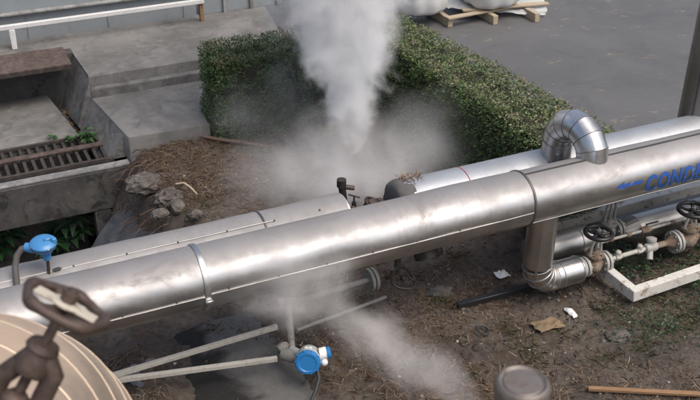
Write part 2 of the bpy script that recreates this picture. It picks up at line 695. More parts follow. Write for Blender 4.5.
def sm(x, a, b):
    k = max(0.0, min(1.0, (x - a) / (b - a)))
    return k * k * (3 - 2 * k)


def ground_z(s, t, fine=True):
    p = V((s, t, 0))
    z = .035 * noise.noise(p * 1.1) + .02 * noise.noise(p * 2.7 + V((4, 1, 0)))
    if fine:
        z += .012 * noise.noise(p * 8) + .009 * noise.noise(p * 19) + .006 * noise.noise(p * 41)
    # low mound of earth against the slab
    z += .13 * math.exp(-((s + 1.75) / .45) ** 2 - ((t - 3.3) / .55) ** 2)
    # earth lapping over the culvert edges
    if t < 1.2:
        z += (.075 + .05 * noise.noise(V((s * 3, t * 3, 4)))) * (math.exp(-((s + 2.95 + .09 * noise.noise(V((0, t * 2.2, 1)))) / .13) ** 2) + .8 * math.exp(-((s + 1.80 + .09 * noise.noise(V((3, t * 2.2, 1)))) / .12) ** 2)) * (1 - sm(t, .8, 1.2))
    # pit in front of the drain wall
    edge = -2.0 - .14 * sm(t, 2.2, 3.9) + .10 * noise.noise(p * 2.1)
    depth = 1.25 * sm(-s, -edge, -edge + .78)
    depth *= sm(t, 1.15, 1.45) * (1 - sm(t, 3.86, 4.0))
    z -= depth
    out = sm(abs(s + .8) - 4.2, 0, 1.5)
    z = z * (1 - out)
    if t > .62 and s > 1.1:
        z = min(z, 0) - .06 * sm(s, 1.1, 1.35) - .02
    if s > .5 and t > 4.4:
        z = min(z, 0) - .06
    if s < -1.45 and t > 3.80:
        z = min(z, 0) - .02 - 1.45 * sm(-s, 2.25, 2.4) * (1 - sm(t, 7, 8))
    return z


def grid_axis(lo, hi, step, far):
    a = []
    x = lo
    d = step
    while x > -far:
        d *= 1.35
        x -= d
        a.append(x)
    a = a[::-1]
    x = lo
    while x < hi:
        a.append(x)
        x += step
    d = step
    while x < far:
        a.append(x)
        d *= 1.35
        x += d
    return a


ax = grid_axis(-4.6, 3.4, .028, 160)
ay = grid_axis(-2.2, 4.6, .028, 160)
g = MB()
vs = [(x, y, ground_z(x, y)) for y in ay for x in ax]
nx = len(ax)
fs = [(j * nx + i, j * nx + i + 1, (j + 1) * nx + i + 1, (j + 1) * nx + i) for j in range(len(ay) - 1) for i in range(nx - 1)]
g.add(vs, fs)
finish(obj('ground', g, SOIL, org=(0, 0, 0), ang=180), kind='structure')

# asphalt yard: L round the outside of the hedge
m = MB()
m.add([(1.12, .55, .0), (160, .55, .0), (160, 160, .0), (-.2, 160, 0), (-.2, 5.2, 0), (-.2, 4.25, .0), (.9, 4.25, 0), (1.0, 3.2, 0)], [tuple(range(8))])
finish(obj('asphalt_yard', m, ASPH, flat=True, org=(0, 0, 0)), kind='structure')

# raised concrete platform with its two-tier edge and the lower slab
m = MB()
m.prism([(-2.375, 5.07), (-.02, 5.07), (.30, 6.9), (-9, 6.9), (-9, 6.02), (-2.375, 6.02)], -.3, .40)
finish(obj('platform', chip(m), CONC, ang=25), kind='structure')
m = MB()
m.box((-1.2, 5.025, .15), (2.352, .086, .27), None, .012)
finish(obj('platform_step', m, CONC_STEP), kind='structure')
m = MB()
m.prism([(-2.255, 3.865), (-1.40, 3.83), (-1.40, 4.25), (-.03, 4.25), (-.03, 4.98), (-2.385, 4.98)], -1.2, .19)
finish(obj('lower_slab', chip(m, .02), CONC, ang=25), kind='structure')
m = MB()
for (t0_, t1_, x0t, x1t, ztop, x0b, x1b) in ((3.99, 4.99, -2.258, -2.384, .182, -2.47, -2.58), (5.0, 5.855, -2.378, -2.378, .39, -2.56, -2.60)):
    m.add([(x0t, t0_, ztop), (x1t, t1_, ztop), (x1b, t1_, -.245), (x0b, t0_, -.13), (x0t, t0_, -.5), (x1t, t1_, -.5)], [(0, 1, 2, 3), (0, 3, 4), (1, 5, 2), (0, 4, 5, 1), (3, 2, 5, 4)])
finish(obj('trough_haunch', m, CONC_STEP, flat=True), kind='structure')
# trough: floor lid, recess wall under the rusty plate
m = MB()
m.prism([(-9, 4.62), (-2.62, 4.60), (-2.74, 5.84), (-9, 5.84)], -.30, -.05)
finish(obj('drain_lid', chip(m, .012), CONC, ang=25), kind='structure')
m = MB()
m.prism([(-9, 5.86), (-2.38, 5.86), (-2.38, 6.016), (-9, 6.016)], -1.2, .40)
finish(obj('recess_wall', m, CONC_DK), kind='structure')
m = MB()
m.prism([(-9, 4.6), (-2.42, 4.6), (-2.42, 5.85), (-9, 5.85)], -1.3, -.24)
finish(obj('trough_floor', m, CONC_DK), kind='structure')
m = MB()
for k in range(26):
    x, y = uni(-2.70, -2.48), uni(4.75, 5.8)
    m.blob((x, y, -.225), (uni(.02, .05), uni(.02, .05), uni(.012, .03)), 1, .4, 1.5, k)
for k in range(160):
    x, y = uni(-2.72, -2.45), uni(4.7, 5.8)
    a = uni(0, 6.3)
    m.leaf((x, y, -.21 + uni(0, .03)), (math.cos(a), math.sin(a), uni(-.1, .3)), (0, 0, 1), uni(.03, .08), .012)
finish(obj('trough_litter', m, STRAW, flat=True), kind='stuff')

# drain wall (the lintel over the dark opening), its jamb and the void behind
dw = thing('drain_wall', 'grimy stained concrete drain wall with a dark square opening below', 'wall', (-3.4, 3.83, -.6))
m = MB()
m.box((-5.66, 3.90, -.335), (6.80, .16, .45), None, .012)
obj('wall_face', m, CONC_DK, dw)
m = MB()
m.box((-5.66, 3.880, -.094), (6.78, .10, .03), None, .008)
obj('capping', m, CONC_LIP, dw)
m = MB()
m.box((-2.60, 3.90, -.87), (.17, .155, .62), None, .012)
obj('jamb', m, CONC_DK, dw)
m = MB()
m.box((-5.9, 4.55, -1.31), (6.4, 1.1, .06))
m.box((-5.9, 4.95, -.8), (6.4, .05, 1.0))
obj('back_panel', m, CONC_DK, dw, flat=True)

# sloping concrete wing in the pit
m = MB()
NW = 28
for lay in (0, 1):
    for j_ in range(NW):
        for i_ in range(NW):
            u, v_ = i_ / (NW - 1), j_ / (NW - 1)
            t_y = 1.42 + v_ * (2.23 - .1 * u)
            s_x = -2.08 - .80 * u - .10 * v_ + .03 * noise.noise(V((u * 4, v_ * 6, 3)))
            z_ = -.16 - .80 * u + .025 * noise.noise(V((u * 3, v_ * 5, 1))) + .012 * noise.noise(V((u * 9, v_ * 14, 1)))
            edge = .10 * noise.noise(V((v_ * 5, 0, 8))) - .10 * sm(v_, .55, 1)
            m.v.append(V((s_x, t_y, z_ + (edge if i_ < 4 else 0) - .14 * lay)))
for j_ in range(NW - 1):
    for i_ in range(NW - 1):
        a = j_ * NW + i_
        m.f.append((a, a + NW, a + NW + 1, a + 1))
        m.f.append((a + NW * NW, a + NW * NW + 1, a + NW * NW + NW + 1, a + NW * NW + NW))
finish(obj('wing_wall', m, CONC_BLUE, ang=60), 'smooth bluish grey concrete wing wall sloping down into the pit', 'wall')

# grating over the drain
gr = thing('drain_grate', 'rusty steel bar grating over the drain behind the stained wall', 'grate', (-3.3, 4.27, -.1))
m = MB()
for k in range(34):
    x = -2.46 - k * .088
    m.box((x, 4.285, -.10), (.036, .60, .05), M.Rotation(uni(-.02, .02), 3, 'Z'), .004)
obj('bars', m, RUSTBAR, gr)
m = MB()
m.beam((-5.6, 4.33, -.058), (-2.44, 4.33, -.055), .075, .022, .004)
obj('cross_bar', m, RUSTPLATE, gr)
m = MB()
m.beam((-5.6, 3.985, -.075), (-2.40, 3.985, -.075), .035, .05, .004)
m.beam((-5.6, 4.585, -.065), (-2.40, 4.585, -.065), .03, .04, .004)
obj('frame', m, RUSTBAR, gr)
m = MB()
m.prism([(-2.425, 3.99), (-2.262, 3.99), (-2.34, 4.6), (-2.425, 4.6)], -.35, -.085)
finish(obj('drain_shoulder', m, CONC_DK, flat=True), kind='structure')

# rusty cover plate on the recess
pl = thing('cover_plate', 'rusty red brown chequered steel plate lying over the drain recess', 'plate', (-3.2, 5.72, .41))
m = MB()
m.box((-4.2, 5.735, .428), (3.46, .56, .022), M.Rotation(R(-.6), 3, 'Z'), .004)
obj('plate_sheet', m, RUSTPLATE, pl)
m = MB()
m.box((-4.2, 5.472, .395), (3.42, .03, .044), M.Rotation(R(-.6), 3, 'Z'), .004)
obj('edge_strip', m, RUSTBAR, pl)

# culvert top in the foreground
m = MB()
prof = [(-.74, -.5), (-.70, -.09), (-.56, -.01), (-.40, .035), (-.18, .065), (0, .075), (.2, .06), (.36, .025), (.48, -.03), (.56, -.10), (.60, -.5)]
ys = [.80 - k * .09 for k in range(44)]
for y in ys:
    for (x, z) in prof:
        n_ = noise.noise(V((x * 2, y * 1.7, 3)))
        ln = -.55 * sm(y, .9, -.3) * 0
        m.v.append(V((-2.33 + x * (1.0 + .16 * n_) + .05 * noise.noise(V((0, y * 1.3, 1))), y, z - .03 + .012 * n_)))
np_ = len(prof)
for j in range(len(ys) - 1):
    for i in range(np_ - 1):
        a = j * np_ + i
        m.f.append((a, a + np_, a + np_ + 1, a + 1))
m.f.append(tuple(range(np_)))
m.f.append(tuple(reversed(range((len(ys) - 1) * np_, len(ys) * np_))))
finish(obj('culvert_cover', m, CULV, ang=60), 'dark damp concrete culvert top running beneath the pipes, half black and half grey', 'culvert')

# back wall of blue grey sheeting, ledge, rail
wl = thing('sheet_wall', 'blue grey metal sheet wall behind the low white rail', 'wall', (-2, 6.5, .4))
m = MB()
m.box((-4.5, 6.56, 1.65), (7.6, .10, 2.5))
for k in range(9):
    m.box((-.86 + .0 - k * .95, 6.505, .56), (.012, .016, .32))
obj('sheeting', m, WALLSHEET, wl)
m = MB()
m.box((-4.5, 6.475, .74), (7.55, .07, .035), None, .01)
obj('ledge', m, LEDGE, wl)
wl2 = thing('hoarding', 'low hoarding of bluish panels with rusty posts by the steam', 'hoarding', (-.2, 6.55, .4))
m = MB()
for k in range(3):
    m.box((-.50 + k * .36, 6.53, .85), (.33, .03, .9), None, .004)
m.box((.52, 6.9, .8), (.03, .8, .8), M.Rotation(R(-12), 3, 'Z'), .004)
obj('panel', m, WALLSHEET, wl2)
for x in (-.325, .035, .40):
    m = MB()
    m.box((x, 6.505, .84), (.045, .05, .9), None, .004)
    obj('post', m, LEDGE, wl2)

rl = thing('barrier_rail', 'low white barrier rail with one white leg and one timber leg', 'barrier', (-2.0, 6.25, .4))
m = MB()
m.beam((-5.6, 6.245, .665), (-.665, 6.265, .665), .05, .055, .006)
obj('rail', m, WHITERAIL, rl)
m = MB()
m.beam((-2.97, 6.25, .40), (-2.97, 6.25, .637), .065, .05, .005)
obj('leg', m, WHITERAIL, rl)
m = MB()
m.beam((-.695, 6.30, .40), (-.695, 6.30, .72), .05, .05, .005)
o = obj('leg', m, WOODOLD, rl)
o['label'] = 'brown timber leg'

# ------------------------------------------------------------------ hedge


def hedge_leaves(mb, x0, x1, y0, y1, z0, z1, n, skip=()):
    faces = [('t', (x1 - x0) * (y1 - y0)), ('f', (x1 - x0) * (z1 - z0)), ('b', (x1 - x0) * (z1 - z0)), ('l', (y1 - y0) * (z1 - z0)), ('r', (y1 - y0) * (z1 - z0))]
    faces = [f for f in faces if f[0] not in skip]
    tot = sum(a for _, a in faces)
    for f, ar in faces:
        for _ in range(int(n * ar / tot)):
            u, v = rnd(), rnd()
            dp = -.10 * rnd() ** 1.6 + .012
            if f == 't':
                p, nr = V((x0 + u * (x1 - x0), y0 + v * (y1 - y0), z1)), V((0, 0, 1))
            elif f in 'fb':
                p = V((x0 + u * (x1 - x0), y0 if f == 'f' else y1, z0 + v * (z1 - z0)))
                nr = V((0, -1 if f == 'f' else 1, 0))
            else:
                p = V((x0 if f == 'l' else x1, y0 + u * (y1 - y0), z0 + v * (z1 - z0)))
                nr = V((-1 if f == 'l' else 1, 0, 0))
            k = (noise.noise(p * 6) * .03 + noise.noise(p * 2.2) * .022) * (.5 if f == 't' else 1)
            if noise.noise(p * 9 + V((5, 5, 5))) < -.22:
                dp -= .075
            if rnd() < .012:
                dp += uni(.01, .04)
            p = p + nr * (dp + k)
            # rounded shoulders
            d = (nr * uni(-.15, .65) + V((uni(-1, 1), uni(-1, 1), uni(-.8, .8)))).normalized()
            q = (nr + V((uni(-1, 1), uni(-1, 1), uni(-1, 1))) * .8)
            L = uni(.015, .030)
            mb.leaf(p, d, q, L, L * .6, uni(-.1, .25))


hd = thing('hedge', 'clipped green box hedge running in an L around the steam', 'hedge', (.0, 3.9, 0))
m = MB()
HA = (-1.37, .62, 3.64, 4.20, .0, .95)
hedge_leaves(m, *HA, 40000, skip=('b', 'r'))
hedge_leaves(m, -1.37, .62, 4.12, 4.20, .6, .95, 1800, skip=('l', 'r', 't', 'f'))
# right arm, slightly skewed: built along Y then sheared
k0 = len(m.v)
hedge_leaves(m, .44, .97, .72, 4.20, .0, .95, 62000, skip=('b',))
for i in range(k0, len(m.v)):
    v = m.v[i]
    v.x += (4.2 - v.y) / 3.48 * (.13 + .18 * (v.x - .44) / .53)
obj('foliage', m, HEDGE, hd, flat=True)
m = MB()
m.box((-.38, 3.92, .43), (1.86, .44, .84))
m.prism([(.52, 4.1), (.90, 4.1), (1.12, .82), (.66, .82)], 0, .86)
obj('dark_core', m, TWIG, hd, flat=True)  # plain dark boxes filling the inside behind the leaf shell

# ------------------------------------------------------------------ pipes
MZ, MR = 1.03, .205


def dents(seed, amp=.004):
    def fn(p, d, i):
        q = V((p.x * 1.6 + seed, p.y * 1.6, p.z * 1.6)) + d * .8
        return amp * noise.noise(q * 1.1) + amp * .25 * noise.noise(q * 3.2)
    return fn


def straight(a, b, step=.05):
    a, b = V(a), V(b)
    n = max(1, int((b - a).length / step))
    return [a + (b - a) * (i / n) for i in range(n + 1)]


def arc(c, a0, a1, Rr, e1, e2, n):
    c, e1, e2 = V(c), V(e1), V(e2)
    return [c + (e1 * math.cos(a0 + (a1 - a0) * i / n) + e2 * math.sin(a0 + (a1 - a0) * i / n)) * Rr for i in range(n + 1)]


def elbow_gores(mb, seams, path, r, n=40, bead=.006):
    """a segmented (lobster-back) sheet metal bend: straight gores with a raised bead at each joint"""
    mb.tube(path, r, n)
    for i in range(len(path)):
        t = (path[min(i + 1, len(path) - 1)] - path[max(0, i - 1)]).normalized()
        seams.torus(path[i], t, r + .001, bead, n, 6)


def ring(mb, x, y, z, r, width, th):
    mb.lathe((x - width / 2, y, z), (1, 0, 0), [(0, r - .01), (0, r + th), (width * .15, r + th * 1.15), (width * .85, r + th * 1.15), (width, r + th), (width, r - .01)], 64)


# --- front main pipe
mp = thing('insulated_pipe', 'large front aluminium clad pipe lettered in blue with an arched crossover bend', 'pipe', (0, 0, 0))
m = MB()
m.tube(straight((-9, 0, MZ), (-.235, 0, MZ), .04), MR, 72, True, dents(3, .0065))
obj('cladding', m, CLAD_MAIN, mp, ang=60)
m = MB()
m.tube(straight((-.232, 0, MZ), (9, 0, MZ), .04), MR - .003, 72, True, dents(9, .0045))
obj('cladding', m, CLAD_MAIN, mp, ang=60)
m = MB()
ring(m, -2.672, 0, MZ, MR, .034, .010)
obj('clamp_band', m, BAND, mp)
m = MB()
m.box((-2.672, -MR * math.cos(R(-14)) - .018, MZ + MR * math.sin(R(-14))), (.05, .035, .02), None, .004)
obj('clamp_bolt', m, BAND, mp)
m = MB()
ring(m, -.236, 0, MZ, MR, .016, .007)
obj('joint_band', m, SEAM_DARK, mp)
# lapped seams
ca = R(-3)
m = MB()
for (xa, xb, ang, rr) in ((-9, -2.70, R(-5), MR + .002), (-2.65, -.25, R(-2), MR + .002), (-.22, 9, R(-38), MR - .001)):
    y, z = -math.cos(ang) * rr, math.sin(ang) * rr
    pts = [V((x, y * (1 + .010 * noise.noise(V((x * 2, 0, 0)))), MZ + z + .0025 * noise.noise(V((x * 3, 1, 0))))) for x in [xa + (xb - xa) * i / 120 for i in range(121)]]
    m.tube(pts, .003, 6)
obj('seam', m, SEAM_BRIGHT, mp)
m = MB()
ang = R(86)
m.box((4.38, -math.cos(ang) * MR, MZ + math.sin(ang) * MR), (9.2, .012, .008), M.Rotation(ang - R(90), 3, 'X'))
obj('seam', m, SEAM_DARK, mp)
m = MB()
x = -8.9
while x < -.3:
    an = R(-5) if x < -2.7 else R(-2)
    if x > -4.2:
        m = MB()
        m.lathe((x, -math.cos(an) * (MR + .001), MZ + math.sin(an) * (MR + .001) + .010), (0, -1, 0), [(0, .006), (.004, .005), (.006, .002)], 8)
        obj('rivet', m, RIVET, mp)
    x += .335
# downcomer with segmented elbow and stub
DZ, DR = .232, .112
m, s_ = MB(), MB()
m.tube(straight((0, 0, MZ - .1), (0, 0, DZ + .16), .05), DR, 44, True, dents(5, .0015))
el = arc((.15, 0, DZ + .15), math.pi, 1.5 * math.pi, .15, (1, 0, 0), (0, 0, 1), 4)
elbow_gores(m, s_, el, DR, 44, .0045)
m.box((-.07, -DR * .78, .62), (.012, .02, .6), M.Rotation(R(40), 3, 'Z'))
dl = obj('down_leg', m, CLAD_LEG, mp, ang=25)
obj('seam_bead', s_, BAND, dl)
m, s_ = MB(), MB()
m.tube(straight((.15, 0, DZ), (.405, 0, DZ), .04), DR - .002, 44)
m.lathe((.405, 0, DZ), (1, 0, 0), [(0, DR - .002), (.004, DR * .9), (.012, .07)], 44)
st_ = obj('stub', m, CLAD_NEW, mp)
for x in (.215, .395):
    s_ = MB()
    s_.torus((x, 0, DZ), (1, 0, 0), DR, .004, 44, 6)
    obj('seam_bead', s_, BAND, st_)
# second branch under the lettering
m, s_ = MB(), MB()
m.tube([V((2.10, .02, MZ - .08)), V((2.02, .05, .70)), V((1.98, .08, .4)), V((1.98, .08, -.05))], [.17, .165, .16, .16], 40)
s_.torus((2.045, .045, .76), (.25, -.05, 1), .168, .006, 40, 6)
s_.torus((2.06, .04, .80), (.25, -.05, 1), .169, .006, 40, 6)
dl2 = obj('down_leg', m, CLAD_LEG, mp)
obj('seam_bead', s_, SEAM_DARK, dl2)
# arched crossover: rises from the rear pipe, lands on the front one
A_, B_ = V((.395, .44, 0)), V((.415, .03, 0))
cc = (A_ + B_) / 2 + V((0, 0, 1.18))
e1 = (A_ - B_).normalized()
Rb = (A_ - B_).length / 2
m, s_ = MB(), MB()
UR = .119
pth = arc(cc, 0, math.pi, Rb, e1, (0, 0, 1), 7)
m.tube([V((A_.x, A_.y, .80)), V((A_.x, A_.y, 1.00)), V((A_.x, A_.y, 1.177))], UR, 44)
elbow_gores(m, s_, pth, UR, 44, .0028)
m.tube([pth[-1], V((B_.x, B_.y, 1.02))], UR, 44)
m.box((A_.x - .07, A_.y - .105, 1.02), (.014, .02, .19), M.Rotation(R(55), 3, 'Z'))
ub = obj('crossover_bend', m, CLAD_NEW, mp, ang=20)
s_.torus((A_.x, A_.y, 1.03), (0, 0, 1), UR, .004, 44, 6)
obj('seam_bead', s_, SEAM_DARK, ub)


# lettering wrapped onto the sheet
def wrap(mesh_verts, mesh_faces, x0, a0, k, ky, name):
    mm = MB()
    rr = MR - .003 + .0022
    bm = bmesh.new()
    vv = [bm.verts.new(p) for p in mesh_verts]
    for f in mesh_faces:
        try:
            bm.faces.new([vv[i] for i in f])
        except ValueError:
            pass
    bmesh.ops.triangulate(bm, faces=bm.faces[:])
    for _ in range(3):
        es = [e for e in bm.edges if e.calc_length() > .018]
        if es:
            bmesh.ops.subdivide_edges(bm, edges=es, cuts=1)
            bmesh.ops.triangulate(bm, faces=[f for f in bm.faces if len(f.verts) > 3])
    bm.verts.index_update()
    fn = dents(9, .0045)
    vs = []
    for v in bm.verts:
        a = a0 + v.co.y / MR * ky
        d = V((0, -math.cos(a), math.sin(a)))
        p = V((x0 + v.co.x * k, 0, MZ))
        vs.append(p + d * (rr + fn(p, d, 0)))
    mm.add(vs, [[v.index for v in f.verts] for f in bm.faces])
    bm.free()
    return obj(name, mm, BLUEPRINT, mp, ang=180)


tc = bpy.data.curves.new('lettering', 'FONT')
tc.body = 'CONDENSATE'
tc.size = .20
tc.offset = .0085
tc.space_character = 1.12
tob = bpy.data.objects.new('lettering_source', tc)
COL.objects.link(tob)
dg = bpy.context.evaluated_depsgraph_get()
tm = tob.evaluated_get(dg).to_mesh()
tv = [V((v.co.x, v.co.y, 0)) for v in tm.vertices]
tf = [tuple(p.vertices) for p in tm.polygons]
tob.evaluated_get(dg).to_mesh_clear()
bpy.data.objects.remove(tob)
wrap(tv, tf, .765, R(-22), .72, .97, 'lettering')
av = [V(p) for p in ((0, 0, 0), (.075, .036, 0), (.075, .015, 0), (.245, .015, 0), (.245, -.015, 0), (.075, -.015, 0), (.075, -.036, 0))]
wrap(av, [(0, 6, 5, 2, 1), (2, 5, 4, 3)], .478, R(8), 1, .9, 'arrow')

# --- rear pipe, left piece
RY, RZ, RR = .50, .865, .20
rp = thing('insulated_pipe', 'dusty rear clad pipe section with an open end, at left behind the front pipe', 'pipe', (-3, RY, 0))
m = MB()
m.tube(straight((-9, RY, RZ), (-1.43, RY, RZ), .05), RR, 64, False, dents(21, .010))
obj('cladding', m, CLAD_DUSTY, rp, ang=60)
m = MB()
m.lathe((-1.60, RY, RZ), (1, 0, 0), [(0, .02), (.02, .19)], 40)
m.lathe((-1.434, RY, RZ), (1, 0, 0), [(0, RR - .008), (0, RR + .004), (.012, RR + .004), (.012, RR - .008)], 64)
obj('end_ring', m, CLAD_DULL, rp)
m = MB()
an = R(66)
m.tube([V((x, RY - math.cos(an) * (RR + .003) + .002 * noise.noise(V((x * 3, 0, 0))), RZ + math.sin(an) * (RR + .003) + .002 * noise.noise(V((x * 3, 4, 0))))) for x in [-9 + i * .06 for i in range(118)]], .004, 6)
obj('seam', m, SEAM_BRIGHT, rp)
for k in range(12, 20):
    x = -8.2 + k * .345
    m = MB()
    m.lathe((x, RY - math.cos(an) * RR, RZ + math.sin(an) * RR), (0, -math.cos(an), math.sin(an)), [(0, .008), (.006, .007), (.009, .003)], 8)
    obj('rivet', m, RIVET, rp)
m = MB()
ring(m, -2.06, RY, RZ, RR, .012, .004)
obj('joint_band', m, SEAM_DARK, rp)

# --- rear pipe, right piece
rq = thing('insulated_pipe', 'rear bluish clad pipe with a dark wrapped end and a tall riser, along the hedge', 'pipe', (1, RY, 0))
m = MB()
m.tube(straight((-.93, RY, RZ), (9, RY, RZ), .05), RR, 64, False, dents(33, .005))
obj('cladding', m, CLAD_REAR, rq, ang=60)
m = MB()


def wrapn(p, d, i):
    return .022 * noise.noise(V((p.x * 9, d.y * 2.6, d.z * 2.6))) + .010 * noise.noise(V((p.x * 20, d.y * 8, d.z * 8)))


m.tube([V((-1.02, RY, RZ)), V((-1.018, RY, RZ)), V((-1.012, RY, RZ)), V((-1.0, RY, RZ)), V((-.97, RY, RZ)), V((-.94, RY, RZ)), V((-.90, RY, RZ)), V((-.875, RY, RZ))], [.02, .10, .16, .182, .20, .206, .208, .204], 56, True, wrapn)
obj('wrapped_end', m, CLOTH, rq, ang=60)
m = MB()
ring(m, -.42, RY, RZ, RR + .001, .004, .001)
obj('tape', m, RED, rq)
m = MB()
ring(m, .62, RY, RZ, RR, .012, .004)
obj('joint_band', m, BAND, rq)
m = MB()
m.tube(straight((2.07, RY + .12, RZ + .05), (2.07, RY + .12, 3.6), .2), .20, 40)
rs_ = obj('riser', m, COLUMN, rq)
m = MB()
for a in (200, 228, 250, 285):
    m.box((2.07 + .203 * math.cos(R(a)), RY + .12 + .203 * math.sin(R(a)), 2.3), (.014, .012, 2.7), M.Rotation(R(a), 3, 'Z'))
obj('seam', m, SEAM_DARK, rs_)
m = MB()
for k in range(90):
    a = uni(0, 6.3)
    m.leaf((uni(-.93, -.78), RY + uni(-.02, .10), RZ + RR - .01), (math.cos(a) * .8, math.sin(a) * .8, uni(.2, 1)), (0, 0, 1), uni(.03, .07), .008)
finish(obj('dry_grass_tuft', m, STRAW, flat=True), 'wisp of dry straw caught on top of the dark wrapped pipe end', 'straw')

# --- small valves in the gap between the rear pipes
v = thing('drain_cock', 'small dark steel drain cock with side spout between the rear pipe ends', 'valve', (-1.19, .96, .4))
b0 = aty(344, 203, .78)
b1 = aty(341.5, 183, .78)
m = MB()
m.tube([V((b0.x, b0.y, .30)), b0, b1], .028, 16)
m.lathe(b1, (0, 0, 1), [(-.03, .03), (-.03, .036), (.03, .036), (.03, .026)], 16)
obj('body', m, DARKIRON, v)
m = MB()
m.tube([b1 + V((0, 0, -.03)), b1 + V((.095, -.02, -.055))], .019, 12)
obj('spout', m, BROWNIRON, v)
m = MB()
m.torus(b0 + V((0, 0, .0)), (0, 0, 1), .026, .012, 20, 8)
obj('collar', m, BAND, v)
v = thing('needle_valve', 'small T handled needle valve on the bare pipe between the rear pipe ends', 'valve', (-1.1, .7, .6))
c0 = aty(354, 206, .72)
m = MB()
m.tube([V((-1.45, RY + .06, .80)), V((-1.0, RY + .06, .80))], .055, 20)
m.lathe((-1.32, RY + .06, .80), (1, 0, 0), [(0, .05), (0, .11), (.03, .11), (.03, .05)], 28)
m.lathe((-1.10, RY + .06, .80), (1, 0, 0), [(0, .05), (0, .125), (.035, .125), (.035, .05)], 28)
obj('bare_pipe', m, BROWNIRON, v)
m = MB()
m.tube([V((c0.x, c0.y, .8)), c0 + V((0, 0, .035))], .018, 12)
obj('body', m, DARKIRON, v)
m = MB()
m.tube([c0 + V((0, 0, .03)), c0 + V((0, 0, .085))], .007, 8)
m.tube([c0 + V((-.04, .02, .10)), c0 + V((.04, -.02, .075))], .007, 8)
obj('handle', m, DARKIRON, v)
v = thing('valve_body', 'squat rusty valve just left of the dark wrapped pipe end', 'valve', (-1.05, .4, .8))
c1 = aty(372, 203, .56)
m = MB()
m.lathe(c1 + V((0, 0, -.06)), (.3, -.3, 1), [(0, .03), (0, .075), (.05, .075), (.055, .05), (.07, .05)], 24)
obj('bonnet', m, BROWNIRON, v)
m = MB()
m.torus(c1 + V((-.005, -.005, .012)), (.3, -.3, 1), .052, .008, 24, 8)
obj('rim', m, DARKIRON, v)


# ------------------------------------------------------------------ valves
def gate_valve(label, c, r, fl_r, fl_x, stem, wheel_r, bm_, fm, wm, wheel=True, axis=V((1, 0, 0)), flmat2=None, lean=V((0, 0, 1)), bolts=8, name='gate_valve', group=None):
    c = V(c)
    ax_ = V(axis)
    v = thing(name, label, 'valve', (c.x, c.y, 0), group)
    m = MB()
    L = fl_x
    m.lathe(c - ax_ * L, ax_, [(0, r), (L * .45, r * .95), (L * .7, r * 1.5), (L, r * 1.75), (L * 1.3, r * 1.5), (L * 1.55, r * .95), (2 * L, r)], 24)
    m.lathe(c, lean, [(0, r * 1.25), (r * 2.0, r * 1.15), (r * 2.05, r * 1.7), (r * 2.5, r * 1.7), (r * 2.55, r * .9), (r * 3.0, r * .8)], 20)
    m.blob(c + V((0, -r * .9, -.2 * r)), (r * .9, r * .9, r * 1.1), 2, .2, 2)
    for k in range(6):
        a = k * math.pi / 3 + .2
        q = c + lean * (r * 2.25) + (ax_ * math.cos(a) + ax_.cross(lean) * math.sin(a)) * (r * 1.45)
        m.lathe(q - lean * .02, lean, [(0, .008), (.01, .009), (.012, .005), (.034, .005), (.036, .009), (.046, .008)], 6)
    m.lathe(c - lean * (r * 2.4), lean, [(0, r * .5), (r * .5, r * .55), (r * .55, r * .8), (r * 2.2, r * 1.2)], 14)
    obj('body', m, bm_, v)
    for sgn in (-1, 1):
        m = MB()
        o_ = c + ax_ * (sgn * L)
        m.lathe(o_ - ax_ * .030, ax_, [(0, r * .9), (0, fl_r), (.003, fl_r + .002), (.022, fl_r + .002), (.024, fl_r), (.024, r * .9)], 36)
        m.lathe(o_ + ax_ * .006, ax_, [(0, r * .9), (0, fl_r), (.003, fl_r + .002), (.022, fl_r + .002), (.024, fl_r), (.024, r * .9)], 36)
        fo = obj('flange', m, fm, v)
        m = MB()
        m.lathe(o_ - ax_ * .007, ax_, [(0, .01), (0, fl_r * .93), (.014, fl_r * .93), (.014, .01)], 28)
        obj('gasket', m, GASKET, fo)
        m = MB()
        u = ax_.cross(V((0, 0, 1))).normalized()
        w_ = ax_.cross(u)
        for k in range(bolts):
            a = 2 * math.pi * (k + .5) / bolts
            q = o_ + (u * math.cos(a) + w_ * math.sin(a)) * fl_r * .84
            m.lathe(q - ax_ * .045, ax_, [(0, .009), (.012, .010), (.014, .0055), (.076, .0055), (.078, .010), (.09, .009)], 6)
        obj('bolts', m, GREYVALVE, fo)
    top = c + lean * stem
    m = MB()
    u = ax_
    for sgn in (-1, 1):
        m.tube([c + lean * (r * 2.3) + u * (sgn * r * 1.2), c + lean * (stem * .55) + u * (sgn * r * 1.1), c + lean * (stem * .86) + u * (sgn * r * .5)], r * .28, 10)
    m.lathe(c + lean * (stem * .80), lean, [(0, r * .75), (stem * .1, r * .7), (stem * .12, r * .4)], 16)
    obj('yoke', m, fm, v)
    m = MB()
    m.tube([c + lean * (r * 2), top + lean * .03], .011, 12)
    obj('stem', m, BAND, v)
    if wheel:
        hand_wheel(v, top, lean, wheel_r, wm)
    return v


def hand_wheel(v, c, ax_, wr, mat, spokes=5, tube=.017, hubm=None):
    m = MB()
    ax_ = V(ax_).normalized()
    m.torus(c, ax_, wr, tube, 48, 12)
    u = ax_.cross(V((0, 1, .2))).normalized()
    w_ = ax_.cross(u)
    for k in range(spokes):
        a = 2 * math.pi * k / spokes + .3
        d = u * math.cos(a) + w_ * math.sin(a)
        m.tube([c - ax_ * .012 + d * .015, c - ax_ * .012 + d * wr * .5, c + d * wr], [.016, .012, .011], 10)
    m.lathe(c - ax_ * .022, ax_, [(0, .024), (.004, .03), (.03, .03), (.034, .024)], 20)
    h = obj('handwheel', m, mat, v)
    m = MB()
    m.lathe(c + ax_ * .012, ax_, [(0, .018), (.016, .018), (.018, .010), (.03, .009)], 6)
    obj('nut', m, hubm or BAND, h)
    return h


